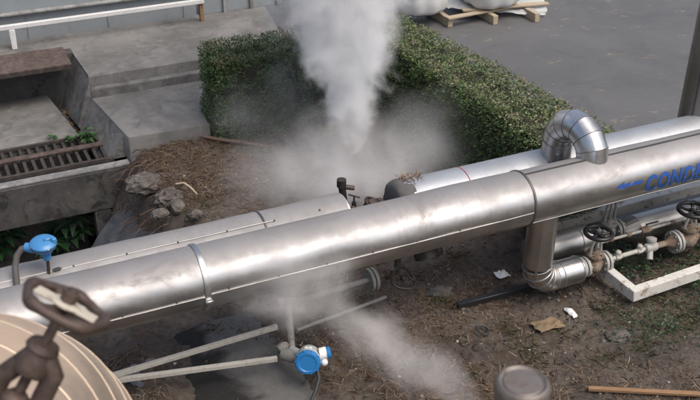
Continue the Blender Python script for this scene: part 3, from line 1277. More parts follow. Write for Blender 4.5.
gate_valve('rusty gate valve with a black handwheel, on the bright stub at the down leg', (.560, 0, .235), .042, .082, .105, .295, .104, RUSTVALVE, FLANGE, BLACKPAINT)
gate_valve('rusty gate valve with black handwheel at the frame edge, under the lettered pipe', (1.53, 0, .230), .048, .095, .135, .275, .122, RUSTVALVE, FLANGE, BLACKPAINT)
# rusty face on its incoming flange
gate_valve('grey flanged valve without a wheel, directly beneath the lettered pipe', (.925, .30, .275), .042, .085, .10, .43, .1, GREYVALVE, GREYVALVE, BLACKPAINT, wheel=False)

# thin line between the front valves
tl = thing('steam_line', 'thin off white pipe run with fittings between the two black wheeled valves', 'pipe', (1.0, 0, .1))
m = MB()
m.tube([V((.70, 0, .235)), V((.80, 0, .240)), V((1.10, 0, .245)), V((1.38, 0, .238))], .019, 16)
obj('tube', m, OFFWHITE, tl)
m = MB()
m.tube([V((1.19, 0, .242)), V((1.37, 0, .238))], .026, 16)
m.lathe((1.30, 0, .238), (1, 0, 0), [(0, .026), (.06, .06), (.085, .09)], 24)
obj('reducer', m, RUSTVALVE, tl)
for x, r in ((.80, .03), (1.02, .028)):
    m = MB()
    m.lathe((x - .025, 0, .242), (1, 0, 0), [(0, .02), (0, r), (.05, r), (.05, .02)], 6)
    m.lathe((x, 0, .25), (0, 0, 1), [(0, .022), (.04, .024), (.05, .015)], 12)
    obj('union', m, OFFWHITE, tl)
m = MB()
m.lathe((1.07, 0, .245), (1, 0, 0), [(0, .02), (.01, .036), (.03, .042), (.10, .042), (.12, .036), (.13, .02)], 16)
m.lathe((1.135, 0, .25), (.1, .2, 1), [(0, .034), (.05, .034), (.055, .044), (.075, .044), (.082, .03)], 16)
m.tube([V((1.13, 0, .245)), V((1.09, -.06, .17))], .027, 12)
obj('strainer', m, FLANGE, tl)

bp = thing('bypass_line', 'thin rusty bypass pipe with a small lever valve between the front and rear valve lines', 'pipe', (1.2, .15, .1))
m = MB()
m.tube([V((.66, .05, .30)), V((.68, .13, .31)), V((.76, .15, .31)), V((1.75, .15, .315)), V((1.85, .12, .315)), V((1.88, .04, .30))], .0125, 10)
obj('tube', m, OFFWHITE, bp)
m = MB()
m.lathe((1.20, .15, .312), (1, 0, 0), [(-.05, .013), (-.05, .024), (-.03, .024), (-.02, .03), (.02, .03), (.03, .024), (.05, .024), (.05, .013)], 12)
m.tube([V((1.20, .15, .312)), V((1.20, .15, .365))], .010, 8)
obj('valve_body', m, RUSTVALVE, bp)
m = MB()
m.beam((1.19, .15, .366), (1.31, .14, .372), .018, .005, .001)
obj('lever', m, DARKIRON, bp)
for x in (.84, 1.02, 1.48):
    m = MB()
    m.lathe((x - .02, .15, .312), (1, 0, 0), [(0, .013), (0, .021), (.04, .021), (.04, .013)], 8)
    obj('coupling', m, RUSTVALVE, bp)

# rear low insulated pieces
bl = thing('insulated_pipe', 'short dull clad pipe stub tucked behind the down leg', 'pipe', (.4, .3, .1))
m = MB()
m.tube(straight((.14, .30, .275), (.70, .30, .275), .05), .118, 44)
m.lathe((.70, .30, .275), (1, 0, 0), [(0, .118), (.006, .108), (.03, .06)], 44)
obj('cladding', m, CLAD_DULL, bl)
m = MB()
m.tube([V((.70, .30, .28)), V((.83, .30, .277))], .034, 16)
obj('pipe_end', m, OFFWHITE, bl)
m = MB()
m.torus((.60, .30, .275), (1, 0, 0), .118, .004, 44, 6)
obj('seam_bead', m, BAND, bl)
bl = thing('insulated_pipe', 'dull clad pipe with a tapered fluted end beneath the blue lettering', 'pipe', (1.5, .3, .1))
m = MB()
m.tube(straight((1.20, .30, .235), (2.02, .30, .235), .05), .118, 44, True, dents(40, .002))
obj('cladding', m, CLAD_DULL, bl)
m = MB()
prof_n = 40
for i, (x, r) in enumerate(((1.04, .062), (1.08, .078), (1.14, .102), (1.20, .1195), (1.205, .1195))):
    for k in range(prof_n):
        a = 2 * math.pi * k / prof_n
        rr = r * (1 + (.012 if k % 2 else -.012) * (1 if i < 4 else 0))
        m.v.append(V((x, .30 + rr * math.cos(a), .235 + rr * math.sin(a))))
for i in range(4):
    for k in range(prof_n):
        a, b = i * prof_n + k, i * prof_n + (k + 1) % prof_n
        m.f.append((a, b, b + prof_n, a + prof_n))
m.f.append(tuple(range(prof_n)))
obj('tapered_end', m, m_clad('crimped_sheet', (.30, .29, .28), .5, .1), bl, ang=12)
m = MB()
for x in (1.78, 1.86):
    m.torus((x, .30, .235), (1, 0, 0), .119, .004, 44, 6)
obj('seam_bead', m, BAND, bl)

# white steel frame carrying the low pipework
fr = thing('pipe_frame', 'chipped white painted steel frame under the low valves', 'frame', (1.2, 0, .0))
for a, b in (((.69, .46, .14), (.69, -.325, .14)), ((.655, -.36, .14), (3.4, -.25, .14)), ((.60, .72, .15), (3.4, .76, .15))):
    m = MB()
    m.beam(a, b, .075, .10, .006)
    o = obj('beam', m, WHITEPAINT, fr)

# ------------------------------------------------------------------ near side pipework below the front pipe
BZ = .30
lw = thing('drain_pipework', 'small grey pipe run with a flange and post below the front pipe, in the steam', 'pipe', (-1.8, .2, 0))
p0 = at(292, 303, .36)
p1 = at(372, 279, .36)
m = MB()
m.tube([p0, p1], .022, 14)
obj('upper_tube', m, GREYVALVE, lw)
q0 = at(297, 330, .10)
q1 = at(386, 297, .10)
m = MB()
m.tube([q0, q1], .014, 12)
obj('lower_tube', m, GREYVALVE, lw)
pa, pb = at(288, 302, .38), at(292, 350, .2)
m = MB()
m.tube([pa, (pa + pb) / 2, pb], .026, 14)
m.lathe(pa, (pb - pa), [(-.02, .02), (-.02, .04), (.03, .04), (.03, .02)], 14)
m.lathe(pa + V((-.07, .02, .0)), (1, -.2, 0), [(0, .02), (.0, .035), (.03, .035), (.14, .02)], 14)
obj('post', m, GREYVALVE, lw)
m = MB()
d = (p1 - p0).normalized()
m.lathe(p1 - d * .035, d, [(0, .03), (0, .088), (.02, .09), (.024, .088), (.024, .03)], 32)
m.lathe(p1 + d * .0, d, [(0, .03), (0, .088), (.02, .09), (.024, .088), (.024, .03)], 32)
fo = obj('flange', m, GREYVALVE, lw)
m = MB()
m.lathe(p1 - d * .012, d, [(0, .02), (0, .083), (.014, .083), (.014, .02)], 28)
obj('gasket', m, GASKET, fo)
m = MB()
m.lathe(pb + V((-.03, -.02, -.02)), (.5, -.6, .1), [(-.06, .02), (-.05, .045), (.03, .05), (.06, .035), (.10, .03)], 16)
m.blob(pb + V((-.05, .05, .0)), (.05, .04, .05), 2, .3, 2, 3)
obj('elbow', m, GREYVALVE, lw)
# ornate wheel valve hanging below the pipe
pc = p1 + d * .22
vv = thing('globe_valve', 'rusty valve with a thin scrolled handwheel under the middle of the front pipe', 'valve', (pc.x, pc.y, 0))
m = MB()
m.tube([p1 + d * .02, pc], .022, 12)
m.lathe(p1 + d * .10, d, [(0, .02), (.02, .04), (.05, .04), (.07, .022)], 12)
m.tube([pc, V((pc.x + .02, pc.y + .02, MZ - .15))], .026, 14)
obj('body', m, BROWNIRON, vv)
m = MB()
wa = V((.15, -.55, .82)).normalized()
wc = pc + V((.0, -.10, .0))
m.torus(wc, wa, .085, .0085, 40, 8, wav=lambda a: (.095 * (1 + .10 * math.cos(3 * a)), .0125))
u = wa.cross(V((0, 0, 1))).normalized()
w2 = wa.cross(u)
for k in range(3):
    a = k * math.pi * 2 / 3 + .4
    dd = u * math.cos(a) + w2 * math.sin(a)
    de = u * math.cos(a + .5) + w2 * math.sin(a + .5)
    m.tube([wc + dd * .01, wc + de * .05, wc + dd * .098], .009, 8)
m.lathe(wc - wa * .015, wa, [(0, .02), (.03, .02), (.035, .012)], 12)
obj('handwheel', m, DARKIRON, vv)
m = MB()
lb = aty(428, 257, .05)
m.lathe(lb + V((-.02, .02, .05)), (.15, -.5, -1), [(-.05, .06), (0, .085), (.05, .088), (.052, .078), (-.02, .06)], 24)
m.blob(lb + V((.08, .0, .03)), (.04, .03, .05), 2, .3, 2.2, 6)
finish(obj('rusted_hood', m, DARKIRON), 'dark rusted open cup hanging beneath the middle of the front pipe', 'cup')

# two struts
for (a, b, lab) in (((92, 380, .30), (277, 325, .30), 'upper of two weathered white steel struts crossing the dark culvert'),
                    ((98, 381, .26), (277, 357, .22), 'lower of two weathered white steel struts, ending at the blue transmitter')):
    m = MB()
    A, B = at(*a), at(*b)
    A = A - (B - A).normalized() * .35
    m.beam(A, B, .028, .006, .001)
    dn = V((0, .0, -.0155))
    off = (B - A).cross(V((0, 0, 1))).normalized() * .0125
    m.beam(A + dn + off, B + dn + off, .006, .030, .001)
    finish(obj('strut', m, OFFWHITE), lab, 'strut', 'white struts over the culvert')

# blue capped transmitter beside the struts
tp = at(308, 361, .27)
tr = thing('transmitter', 'grey round transmitter with bright blue lid and a black cable, by the struts', 'transmitter', (tp.x, tp.y, .05))
axd = (CAM - tp).normalized()
axd = (axd + rt * -.10 - up * .45).normalized()
m = MB()
m.lathe(tp - axd * .10, axd, [(0, .05), (0, .076), (.02, .082), (.085, .082), (.09, .090), (.112, .090)], 32)
m.tube([tp - axd * .05, pb], .03, 12)
obj('housing', m, ALUCAST, tr)
m = MB()
m.lathe(tp + axd * .0125, axd, [(0, .089), (.012, .089), (.024, .080), (.026, .064), (.021, .058), (.021, .005)], 36)
for k in range(10):
    a = k * math.pi / 5
    u = axd.cross(V((0, 0, 1))).normalized()
    w_ = axd.cross(u)
    m.box(tp + axd * .026 + (u * math.cos(a) + w_ * math.sin(a)) * .085, (.013, .013, .018), None, .002)
obj('lid', m, BLUELID, tr)
m = MB()
sp = tp + rt * .095 + up * .035 - axd * .03
m.lathe(sp - rt * .02, (rt + up * .25), [(0, .03), (.005, .042), (.045, .042), (.055, .036)], 20)
m.blob(sp + rt * .015 - up * .055, (.026, .026, .03), 2, .1)
obj('junction_box', m, PAPER, tr)
m = MB()
m.lathe(sp + rt * .035 + up * .008, (rt + up * .25), [(0, .042), (.02, .042), (.026, .034)], 20)
obj('cap', m, BLUELID, tr)
m = MB()
ca_ = tp + rt * .055 - up * .045 - axd * .03
cpts = [ca_]
m_t = MB()
m_t.box(tp - axd * .01 + up * .083, (.05, .05, .004), M((rt, axd, up)).transposed(), .001)
obj('maker_plate', m_t, PAPER, tr)
for (dx, dy, z) in ((319, 378, .16), (316, 390, .10), (311, 402, .09), (300, 418, .09)):
    cpts.append(at(dx, dy, z))
m.tube(cpts, .013, 10)
obj('cable', m, RUBBER, tr)

# blue temperature head on the rear pipe with its grey hose
tb = V((-3.52, RY - .02, RZ + RR))
base = at(48.5, 272, RZ + RR - .01)
th = thing('temperature_head', 'bright blue temperature sensor head on a thin stem above the rear pipe', 'sensor', base)
top = aty(47.5, 258, base.y)
hc = aty(43.5, 245, base.y)
m = MB()
m.tube([base + V((0, 0, -.03)), top], .0105, 12)
obj('stem', m, BROWNIRON, th)
hx = (V((-.06, -.10, 1)) + rt * .05).normalized()
m = MB()
m.lathe(top - V((0, 0, .005)), (hc - top), [(0, .018), (.0, .026), (.03, .027), (.035, .034)], 20)
m.lathe(hc - hx * .035, hx, [(0, .046), (.012, .066), (.024, .076), (.036, .079), (.040, .079)], 32)
m.tube([hc - rt * .06 - up * .02, hc - rt * .115 - up * .012], [.034, .028], 16)
obj('housing', m, BLUE, th)
m = MB()
m.lathe(hc + hx * .006, hx, [(0, .078), (.004, .083), (.014, .083), (.024, .074), (.033, .052), (.038, .028), (.039, .004)], 32)
m.box(hc + rt * .07 + hx * .03, (.03, .03, .05), None, .006)
m.box(hc + rt * .03 + hx * .045, (.05, .02, .02), None, .006)
obj('lid', m, BLUE, th)
m = MB()
m.torus(hc + hx * .004, hx, .079, .0035, 32, 6)
obj('gasket', m, GASKET, th)
for a in (0, 1, 2, 3):
    m = MB()
    hu = hx.cross(up).normalized()
    q_ = hc + hx * .010 + (hu * math.cos(a * 1.57 + .6) + hx.cross(hu) * math.sin(a * 1.57 + .6)) * .078
    m.lathe(q_, hx, [(0, .008), (.008, .008), (.01, .005)], 6)
    obj('screw', m, BAND, th)
m = MB()
hs = hc - rt * .10 - up * .014
m.tube([hs, hs - rt * .035 - up * .01, hs - rt * .065 - up * .05, hs - rt * .078 - up * .12, hs - rt * .068 - up * .22, hs - rt * .06 - up * .34], .0205, 14)
obj('hose', m, HOSE, th)
m = MB()
hb = at(57, 269, RZ + RR - .004)
m.blob(hb, (.035, .018, .006), 1, .4, 2)
finish(obj('tar_blot', m, RIVET), 'dark lump of sealant beside the blue sensor stem', 'sealant')

# ------------------------------------------------------------------ near blurred things
# large lagged bend at the lower left
nb = thing('lagged_bend', 'out of focus warm toned clad pipe bend in the lower left corner', 'pipe', pd(-40, 420, 2.0))
NR, NB = .52, .62
dirn = (fh * 1 + rt0 * .06).normalized()
C0 = pd(-95, 540, 2.75)
elb = [C0 - dirn * 2.0, C0 - dirn * 1.0, C0 - dirn * .5]
nse = 9
for i in range(nse + 1):
    a = R(90) * i / nse
    elb.append(C0 + dirn * (NB * math.sin(a)) + V((0, 0, NB * math.cos(a) - NB)))
elb.append(elb[-1] - V((0, 0, 2.0)))
m, s_ = MB(), MB()
m.tube(elb, NR, 72)
for i in range(1, len(elb) - 1):
    t = (elb[i + 1] - elb[i - 1]).normalized()
    s_.torus(elb[i], t, NR - .0025, .006, 72, 6)
obj('cladding', m, CLAD_NEAR, nb, ang=10)
obj('seam_bead', s_, m_simple('warm_seam', (.62, .50, .37), .55, .6, .15), nb)

# rusty valve with handwheel, blurred, in front of it
wc = pd(65, 306, 1.95)
wa = (rt * .47 + up * .83 - fwd * .11).normalized()
fv = thing('stop_valve', 'rusty brown stop valve with lobed handwheel and chalky white web, close to the viewer', 'valve', wc - wa * .30)
m = MB()
m.torus(wc, wa, .095, .0125, 72, 12, wav=lambda a: (.084 * (1 + .035 * math.cos(5 * a + .4) + .03 * math.cos(2 * a + 1)), .0105 + .0040 * max(0, math.cos(5 * a + .4))))
u = wa.cross(rt).normalized()
w2 = wa.cross(u)
for k in range(3):
    a = 2 * math.pi * k / 3 + .5
    dd = u * math.cos(a) + w2 * math.sin(a)
    m.tube([wc - wa * .012 + dd * .01, wc - wa * .008 + dd * .05, wc + dd * .08], [.013, .010, .010], 10)
hw = obj('handwheel', m, BROWNIRON, fv)
m = MB()
m.lathe(wc + wa * .004, wa, [(0, .033), (.003, .034), (.005, .031), (.006, .01)], 28)
wx = (rt - wa * rt.dot(wa)).normalized()
m.box(wc + wa * .004, (.135, .040, .006), M((wx, wa.cross(wx), wa)).transposed(), .002)
obj('web_plate', m, m_paint('chalky_white', (.46, .42, .34), .75, .8, (.17, .11, .075), (.52, .68), 30), hw)
m = MB()
m.lathe(wc + wa * .012, wa, [(0, .017), (.02, .017), (.022, .012), (.028, .011)], 6)
obj('nut', m, BROWNIRON, hw)
m = MB()
m.tube([wc, wc - wa * .10], .011, 14)
obj('stem', m, BROWNIRON, fv)
m = MB()
c1 = wc - wa * .105
m.lathe(c1, -wa, [(-.022, .014), (-.018, .031), (-.004, .036), (.0, .031), (.012, .033), (.03, .042), (.05, .038)], 16)
for sg in (-1, 1):
    m.tube([c1 - wa * .02 + rt * (sg * .02), c1 - wa * .06 + rt * (sg * .052), c1 - wa * .15 + rt * (sg * .055), c1 - wa * .20 + rt * (sg * .035)], .022, 14)
m.tube([c1 - wa * .0, c1 - wa * .24], .012, 10)
m.lathe(c1 - wa * .10, -wa, [(0, .02), (.012, .034), (.03, .036), (.045, .024)], 6)
m.lathe(c1 - wa * .17, -wa, [(0, .03), (.004, .062), (.03, .066), (.034, .05), (.07, .05), (.075, .074), (.10, .076), (.104, .055), (.22, .07)], 24)
obj('yoke', m, BROWNIRON, fv, ang=50)
m = MB()
m.tube([c1 - wa * .33 - rt * .16, c1 - wa * .33 + rt * .10], .055, 20)
m.blob(c1 - wa * .33, (.085, .085, .085), 3, .15, 2, 2)
obj('body', m, BROWNIRON, fv)

# capped post end
cp = pd(523, 381, 2.35)
cpz = thing('vent_post', 'out of focus grey vertical pipe with a round flat cap at the bottom edge', 'post', (cp.x, cp.y, 0))
m = MB()
m.lathe((cp.x, cp.y, 0), (0, 0, 1), [(0, .055), (cp.z - .05, .055)], 36)
obj('tube', m, CLAD_LEG, cpz)
m = MB()
m.lathe((cp.x, cp.y, cp.z - .06), (0, 0, 1), [(0, .056), (.004, .066), (.046, .068), (.056, .064), (.060, .058), (.056, .054), (.054, .050), (.058, .046), (.060, .004)], 40)
obj('cap', m, m_paint('greyish_cap', (.17, .15, .135), .5, .7, (.09, .065, .05), (.45, .7), 25, .4), cpz)

# ------------------------------------------------------------------ pallet with bulk bags
pz = .0
pt_ = thing('pallet', 'broken timber pallet with loose top board beside the hedge end', 'pallet', at(490, 16, 0))
for (x, y) in ((452, 27), (497, 24.5), (538.5, 22)):
    e = at(x, y, 0)
    m = MB()
    m.box((e.x - .03, e.y + .62, .065), (.075, 1.25, .125), None, .004)
    obj('bearer', m, WOODNEW, pt_)
for (a, b, zz) in (((447, 19, .13), (542, 1.5, .13), .14), ((462, 12, .13), (548, 5, .13), .155)):
    A, B = at(*a), at(*b)
    m = MB()
    m.beam((A.x, A.y, zz), (B.x, B.y, zz), .09, .024, .003)
    obj('board', m, WOODNEW, pt_)
e = at(455, 4, .15)
for k in range(4):
    m = MB()
    m.beam((e.x - .05, e.y + .15 + k * .22, .14), (e.x + 1.6, e.y + .02 + k * .22, .14), .10, .022, .003)
    obj('board', m, WOODNEW, pt_)


def bulk_bag(px, py, w_, dlab, seed):
    c = at(px, py, .16)
    mb = MB()
    n = 56
    prof = [(0, .05), (.0, .62), (.03, .82), (.10, .94), (.30, 1.0), (.55, .99), (.78, .93), (.92, .78), (.97, .45), (.98, .05)]
    H_ = w_ * 1.15
    for (h, r) in prof:
        for k in range(n):
            a = 2 * math.pi * k / n
            sq = 1 / max(abs(math.cos(a)), abs(math.sin(a)))
            rr = w_ / 2 * r * (1 + .35 * (min(sq, 1.25) - 1))
            rr *= 1 + .035 * math.sin(a * 9 + seed + h * 5) * (1 - h * .3) + .06 * noise.noise(V((math.cos(a) * 1.8, math.sin(a) * 1.8, h * 3 + seed)))
            mb.v.append(V((c.x + rr * math.cos(a), c.y + rr * math.sin(a), c.z + h * H_ + .015 * noise.noise(V((a * 2, h, seed))))))
    for i in range(len(prof) - 1):
        for k in range(n):
            a, b = i * n + k, i * n + (k + 1) % n
            mb.f.append((a, b, b + n, a + n))
    mb.f.append(tuple(reversed(range(n))))
    mb.f.append(tuple(range((len(prof) - 1) * n, len(prof) * n)))
    return finish(obj('bulk_bag', mb, BAGM, ang=80), dlab, 'bulk bag', 'white bulk bags on the pallet')


bulk_bag(419, 10, .72, 'full white bulk bag closest to the steam column', 1)
bulk_bag(489, 3, .80, 'full white bulk bag standing over the middle of the pallet', 7)
# crumpled film hanging over the boards
m = MB()
gx, gy = 26, 14
A, B, Cc, Dd = at(440, 9, .17), at(546, 16, .03), at(545, 0, .17), at(455, -6, .17)
for j in range(gy):
    for i in range(gx):
        u, v_ = i / (gx - 1), j / (gy - 1)
        p = (A * (1 - u) + B * u) * (1 - v_) + (Dd * (1 - u) + Cc * u) * v_
        p = p + V((.04 * noise.noise(V((i * .5, j * .6, 0))), .05 * noise.noise(V((i * .4, j * .5, 5))), .06 * abs(noise.noise(V((i * .55, j * .55, 9))))))
        p.z = max(p.z, .02)
        m.v.append(p)
for j in range(gy - 1):
    for i in range(gx - 1):
        a = j * gx + i
        m.f.append((a, a + 1, a + gx + 1, a + gx))
t_ = NT('clear_film')
bb = t_.bsdf((.62, .63, .62), .35)
bb.inputs['Alpha'].default_value = .55
finish(obj('plastic_film', m, t_.m, ang=180), 'crumpled translucent plastic film trailing off the pallet boards', 'film')

# ------------------------------------------------------------------ litter, rocks, bars, sticks
m = MB()
A, B = at(457, 305, .03), at(528, 287, .05)
m.beam(A, B + (B - A) * .1, .052, .045, .005)
bb_ = obj('steel_bar', m, BLACKBAR)
finish(bb_, 'black square steel bar lying on the soil against the elbow', 'bar')
m = MB()
m.beam(at(588, 388.5, .035), at(740, 396, .03), .038, .024, .004)
finish(obj('timber_batten', m, WOODOLD), 'brown timber batten lying on the soil at the lower right', 'batten')
m = MB()
m.tube([at(200, 136, .10), at(222, 140, .09), at(245, 143, .06), at(271, 147, .05)], [.014, .02, .021, .014], 10)
finish(obj('stick', m, WOODSTICK), 'thick brown stick lying on the earth before the hedge', 'stick')
m = MB()
sp_ = [at(176, 184, .16), at(184, 183, .18), at(190, 187, .17), at(197, 194, .12)]
m.tube(sp_, [.009, .011, .010, .007], 10)
finish(obj('pale_root', m, WOODNEW), 'pale bent root sticking out above the rocks', 'root')
m = MB()
m.blob(at(144, 184, .05), (.17, .12, .10), 4, .34, 2.4, 2)
m.blob(at(133, 181, .06), (.07, .06, .05), 3, .45, 3, 12)
finish(obj('rock', m, ROCK), 'jagged brown rock at the edge of the pit', 'rock', 'rocks by the pit')
m = MB()
m.blob(at(170, 198, .0), (.14, .11, .09), 4, .34, 2.6, 9)
m.blob(at(178, 207, .0), (.08, .09, .06), 2, .4, 2.0, 5)
finish(obj('rock', m, ROCK), 'pale crumbling rock below the pale bent root', 'rock', 'rocks by the pit')
m = MB()
m.blob(at(440, 292, .02), (.11, .06, .035), 3, .4, 1.6, 4)
finish(obj('rock', m, ROCK), 'flat grey stone near the end of the black bar', 'rock')
m = MB()
m.blob(at(618, 336, .0), (.10, .07, .035), 3, .4, 1.6, 14)
finish(obj('rock', m, ROCK), 'flat grey stone half buried below the white frame', 'rock')
for (x, y, r, lab) in ((205, 152, .085, 'dark stone half buried before the lower slab'), (186, 160, .06, 'small brown stone above the jagged brown rock'), (160, 214, .06, 'small stone resting on top of the sloping wing wall'), (196, 214, .05, 'small pale stone right of the crumbling rock')):
    m = MB()
    m.blob(at(x, y, .05), (r * 1.3, r, r * .7), 3, .4, 3, x)
    finish(obj('rock', m, ROCK), lab, 'rock', 'rocks by the pit')
m = MB()
m.torus(at(483, 330, .02), (.1, 0, 1), .052, .007, 36, 8, wav=lambda a: (.05 * (1 + .12 * math.cos(2 * a)), .007))
finish(obj('rubber_ring', m, RUBBER), 'thin black rubber ring lying on bare soil', 'ring')


def crumple(c, w_, d_, h_, seed, n=9):
    mb = MB()
    for j in range(n):
        for i in range(n):
            u, v_ = i / (n - 1) - .5, j / (n - 1) - .5
            k = 1 - .3 * noise.noise(V((u * 3, v_ * 3, seed)))
            x = u * w_ * k
            y = v_ * d_ * k
            z = h_ * (.5 + .9 * noise.noise(V((u * 4 + seed, v_ * 4, 0)))) * (1 - (2 * max(abs(u), abs(v_))) ** 3 * .8)
            mb.v.append(V(c) + V((x, y, max(0, z))))
    for j in range(n - 1):
        for i in range(n - 1):
            a = j * n + i
            mb.f.append((a, a + 1, a + n + 1, a + n))
    return mb


finish(obj('paper_scrap', crumple(at(502, 275, .02), .11, .10, .05, 3), PAPER, ang=180), 'crumpled white paper left of the down leg', 'litter')
finish(obj('paper_scrap', crumple(at(571, 313, .02), .05, .13, .04, 13), PAPER, ang=180), 'white scrap on the soil beneath the elbow', 'litter')
finish(obj('dead_leaf', crumple(at(548, 325, .02), .22, .13, .05, 23, 11), CARD, ang=180), 'large curled yellow brown dead leaf on the soil', 'leaf')
finish(obj('plastic_bag', crumple(at(146, 374, .03), .24, .26, .10, 5, 13), BAGBLUE, ang=180), 'crumpled grey blue plastic bag beneath the white struts', 'litter')

# ------------------------------------------------------------------ plants


def plant(name, c, n, L, mat, label, cat='plant', up_=.6, w_=.36, stem=True, seed=0):
    random.seed(seed + 100)
    root = thing(name, label, cat, c)
    f, s2 = MB(), MB()
    c = V(c)
    for k in range(n):
        a = 2 * math.pi * k / n + uni(-.5, .5)
        rise = uni(.25, 1.0) * up_
        st = c + V((math.cos(a) * L * .25, math.sin(a) * L * .25, rise * L))
        s2.tube([c, c + V((math.cos(a) * L * .08, math.sin(a) * L * .08, rise * L * .6)), st], .004, 5)
        for q in range(5):
            b = a + (q - 2) * .55
            d = V((math.cos(b), math.sin(b), uni(-.1, .45)))
            l_ = L * uni(.45, .75)
            f.leaf(st, d, (0, 0, 1), l_, l_ * w_, .12, .25)
    obj('leaves', f, mat, root, flat=True)
    obj('stems', s2, mat, root)
    return root


plant('weed_plant', at(87, 140, -.06), 9, .135, GREEN, 'bright green leafy weed growing at the end of the grate', up_=.9, seed=1)
plant('weed_plant', at(70, 141, -.06), 5, .08, GREEN, 'small green weed at the middle of the grate edge', seed=2)
plant('weed_plant', at(53, 139, -.05), 5, .07, GREEN, 'small flat green weed at the left of the grate edge', seed=3)
plant('leafy_plant', at(76, 243, -1.05) + V((0, .1, 0)), 9, .40, SHADED_LEAF, 'broad leafed plant coloured dark for the shade beside the jamb in the opening', up_=.8, w_=.3, seed=4)
plant('leafy_plant', at(4, 250, -1.0), 10, .34, SHADED_LEAF, 'lush green plant in the opening left of the blue sensor', up_=.9, seed=5)
plant('leafy_plant', at(50, 252, -1.1), 7, .34, SHADED_LEAF, 'low plant coloured dark for shade in the opening behind the blue sensor', up_=.5, seed=6)
# ------------------------------------------------------------------ soil scatter
random.seed(21)


def on_culvert(s, t):
    return -2.91 + .10 * noise.noise(V((t * 2.5, 0, 6))) < s < -1.92 + .10 * noise.noise(V((t * 2.5, 9, 6))) and t < .8


def ok_soil(s, t):
    if s > 1.15 and t > .5:
        return False
    if s > .3 and t > .72:
        return False
    if t > 3.8 or (s < -1.4 and t > 3.8):
        return False
    return True


def straw_patch(mb, n, s0, s1, t0, t1, lo, hi, dens=None, flat_=.25):
    k = 0
    tries = 0
    while k < n and tries < n * 6:
        tries += 1
        s, t = uni(s0, s1), uni(t0, t1)
        if on_culvert(s, t) or not ok_soil(s, t):
            continue
        q = noise.noise(V((s * 1.5, t * 1.5, 7))) + .5 * noise.noise(V((s * 5, t * 5, 3)))
        if dens is not None and q < dens + uni(-.35, .35):
            continue
        z = ground_z(s, t) + .006
        a = uni(0, 6.3)
        L = lo * .6 + (hi * 1.15 - lo * .6) * rnd() ** 1.7
        d = V((math.cos(a), math.sin(a), uni(-.02, flat_))).normalized()
        w_ = uni(.0015, .0042)
        p = V((s, t, z))
        sd_ = V((-d.y, d.x, 0)).normalized() * w_ * .5
        mid = p + d * L * .5 + V((uni(-.01, .01), uni(-.01, .01), uni(0, .012)))
        e_ = p + d * L
        e_.z = max(e_.z * .6 + z * .4, z - .002)
        mb.add([p - sd_, p + sd_, mid + sd_, e_, mid - sd_], [(0, 1, 2, 3, 4)])
        k += 1


m = MB()
straw_patch(m, 15000, -2.4, 3.2, -2.0, .5, .02, .085, .05)
straw_patch(m, 8000, -4.4, -2.75, -1.6, .75, .03, .10, -.2)
straw_patch(m, 9500, -2.15, .45, .6, 3.75, .03, .12, -.05)
straw_patch(m, 3500, -1.9, -.4, -2.0, -.2, .05, .15, -.1, .5)
straw_patch(m, 5200, -2.15, -1.15, 2.6, 3.78, .03, .12, -.9, .5)
straw_patch(m, 1700, -1.75, -.2, -.2, .6, .03, .09, -.3)
finish(obj('dry_straw', m, STRAW, flat=True), kind='stuff')

m = MB()
for k in range(5200):
    if k < 4000:
        s, t = uni(-4.3, 3.0), uni(-2.0, .6)
    else:
        s, t = uni(-2.1, .4), uni(.6, 3.7)
    if not ok_soil(s, t) or (on_culvert(s, t) and rnd() < .85):
        continue
    r = .003 + .018 * rnd() ** 3.6
    z = ground_z(s, t) if not on_culvert(s, t) else .035
    m.blob((s, t, z + r * .3), (r, r * uni(.6, 1), r * .65), 1, .4, 1.5, k)
finish(obj('pebbles', m, PEBBLE, flat=True), kind='stuff')

# earth clods
m = MB()
for k in range(800):
    s, t = uni(-2.0, 3.0), uni(-1.9, .5)
    if rnd() < .35:
        s, t = uni(-2.1, .3), uni(.7, 3.6)
    if on_culvert(s, t) or not ok_soil(s, t):
        continue
    r = .012 + .04 * rnd() ** 3
    m.blob((s, t, ground_z(s, t)), (r * uni(.8, 1.4), r, r * .6), 2, .55, 2.2, k)
finish(obj('earth_clods', m, SOIL, org=(0, 0, 0)), kind='stuff')

# fallen twigs
m = MB()
for k in range(170):
    s, t = uni(-2.0, 3.0), uni(-1.9, .5)
    if k % 3 == 0:
        s, t = uni(-2.1, .3), uni(1.0, 3.7)
    if on_culvert(s, t) or not ok_soil(s, t):
        continue
    a = uni(0, 6.3)
    L = uni(.08, .34)
    p_ = []
    for q in range(5):
        x_, y_ = s + math.cos(a) * L * q / 4, t + math.sin(a) * L * q / 4
        a += uni(-.25, .25)
        p_.append(V((x_, y_, ground_z(x_, y_) + .007)))
    r_ = uni(.002, .0055)
    m.tube(p_, [r_, r_, r_ * .9, r_ * .8, r_ * .5], 5)
finish(obj('twigs', m, m_leaf('twig_bark', [(0, (.03, .02, .014)), (.6, (.075, .05, .033)), (1, (.16, .13, .10))], .9, 0)), kind='stuff')

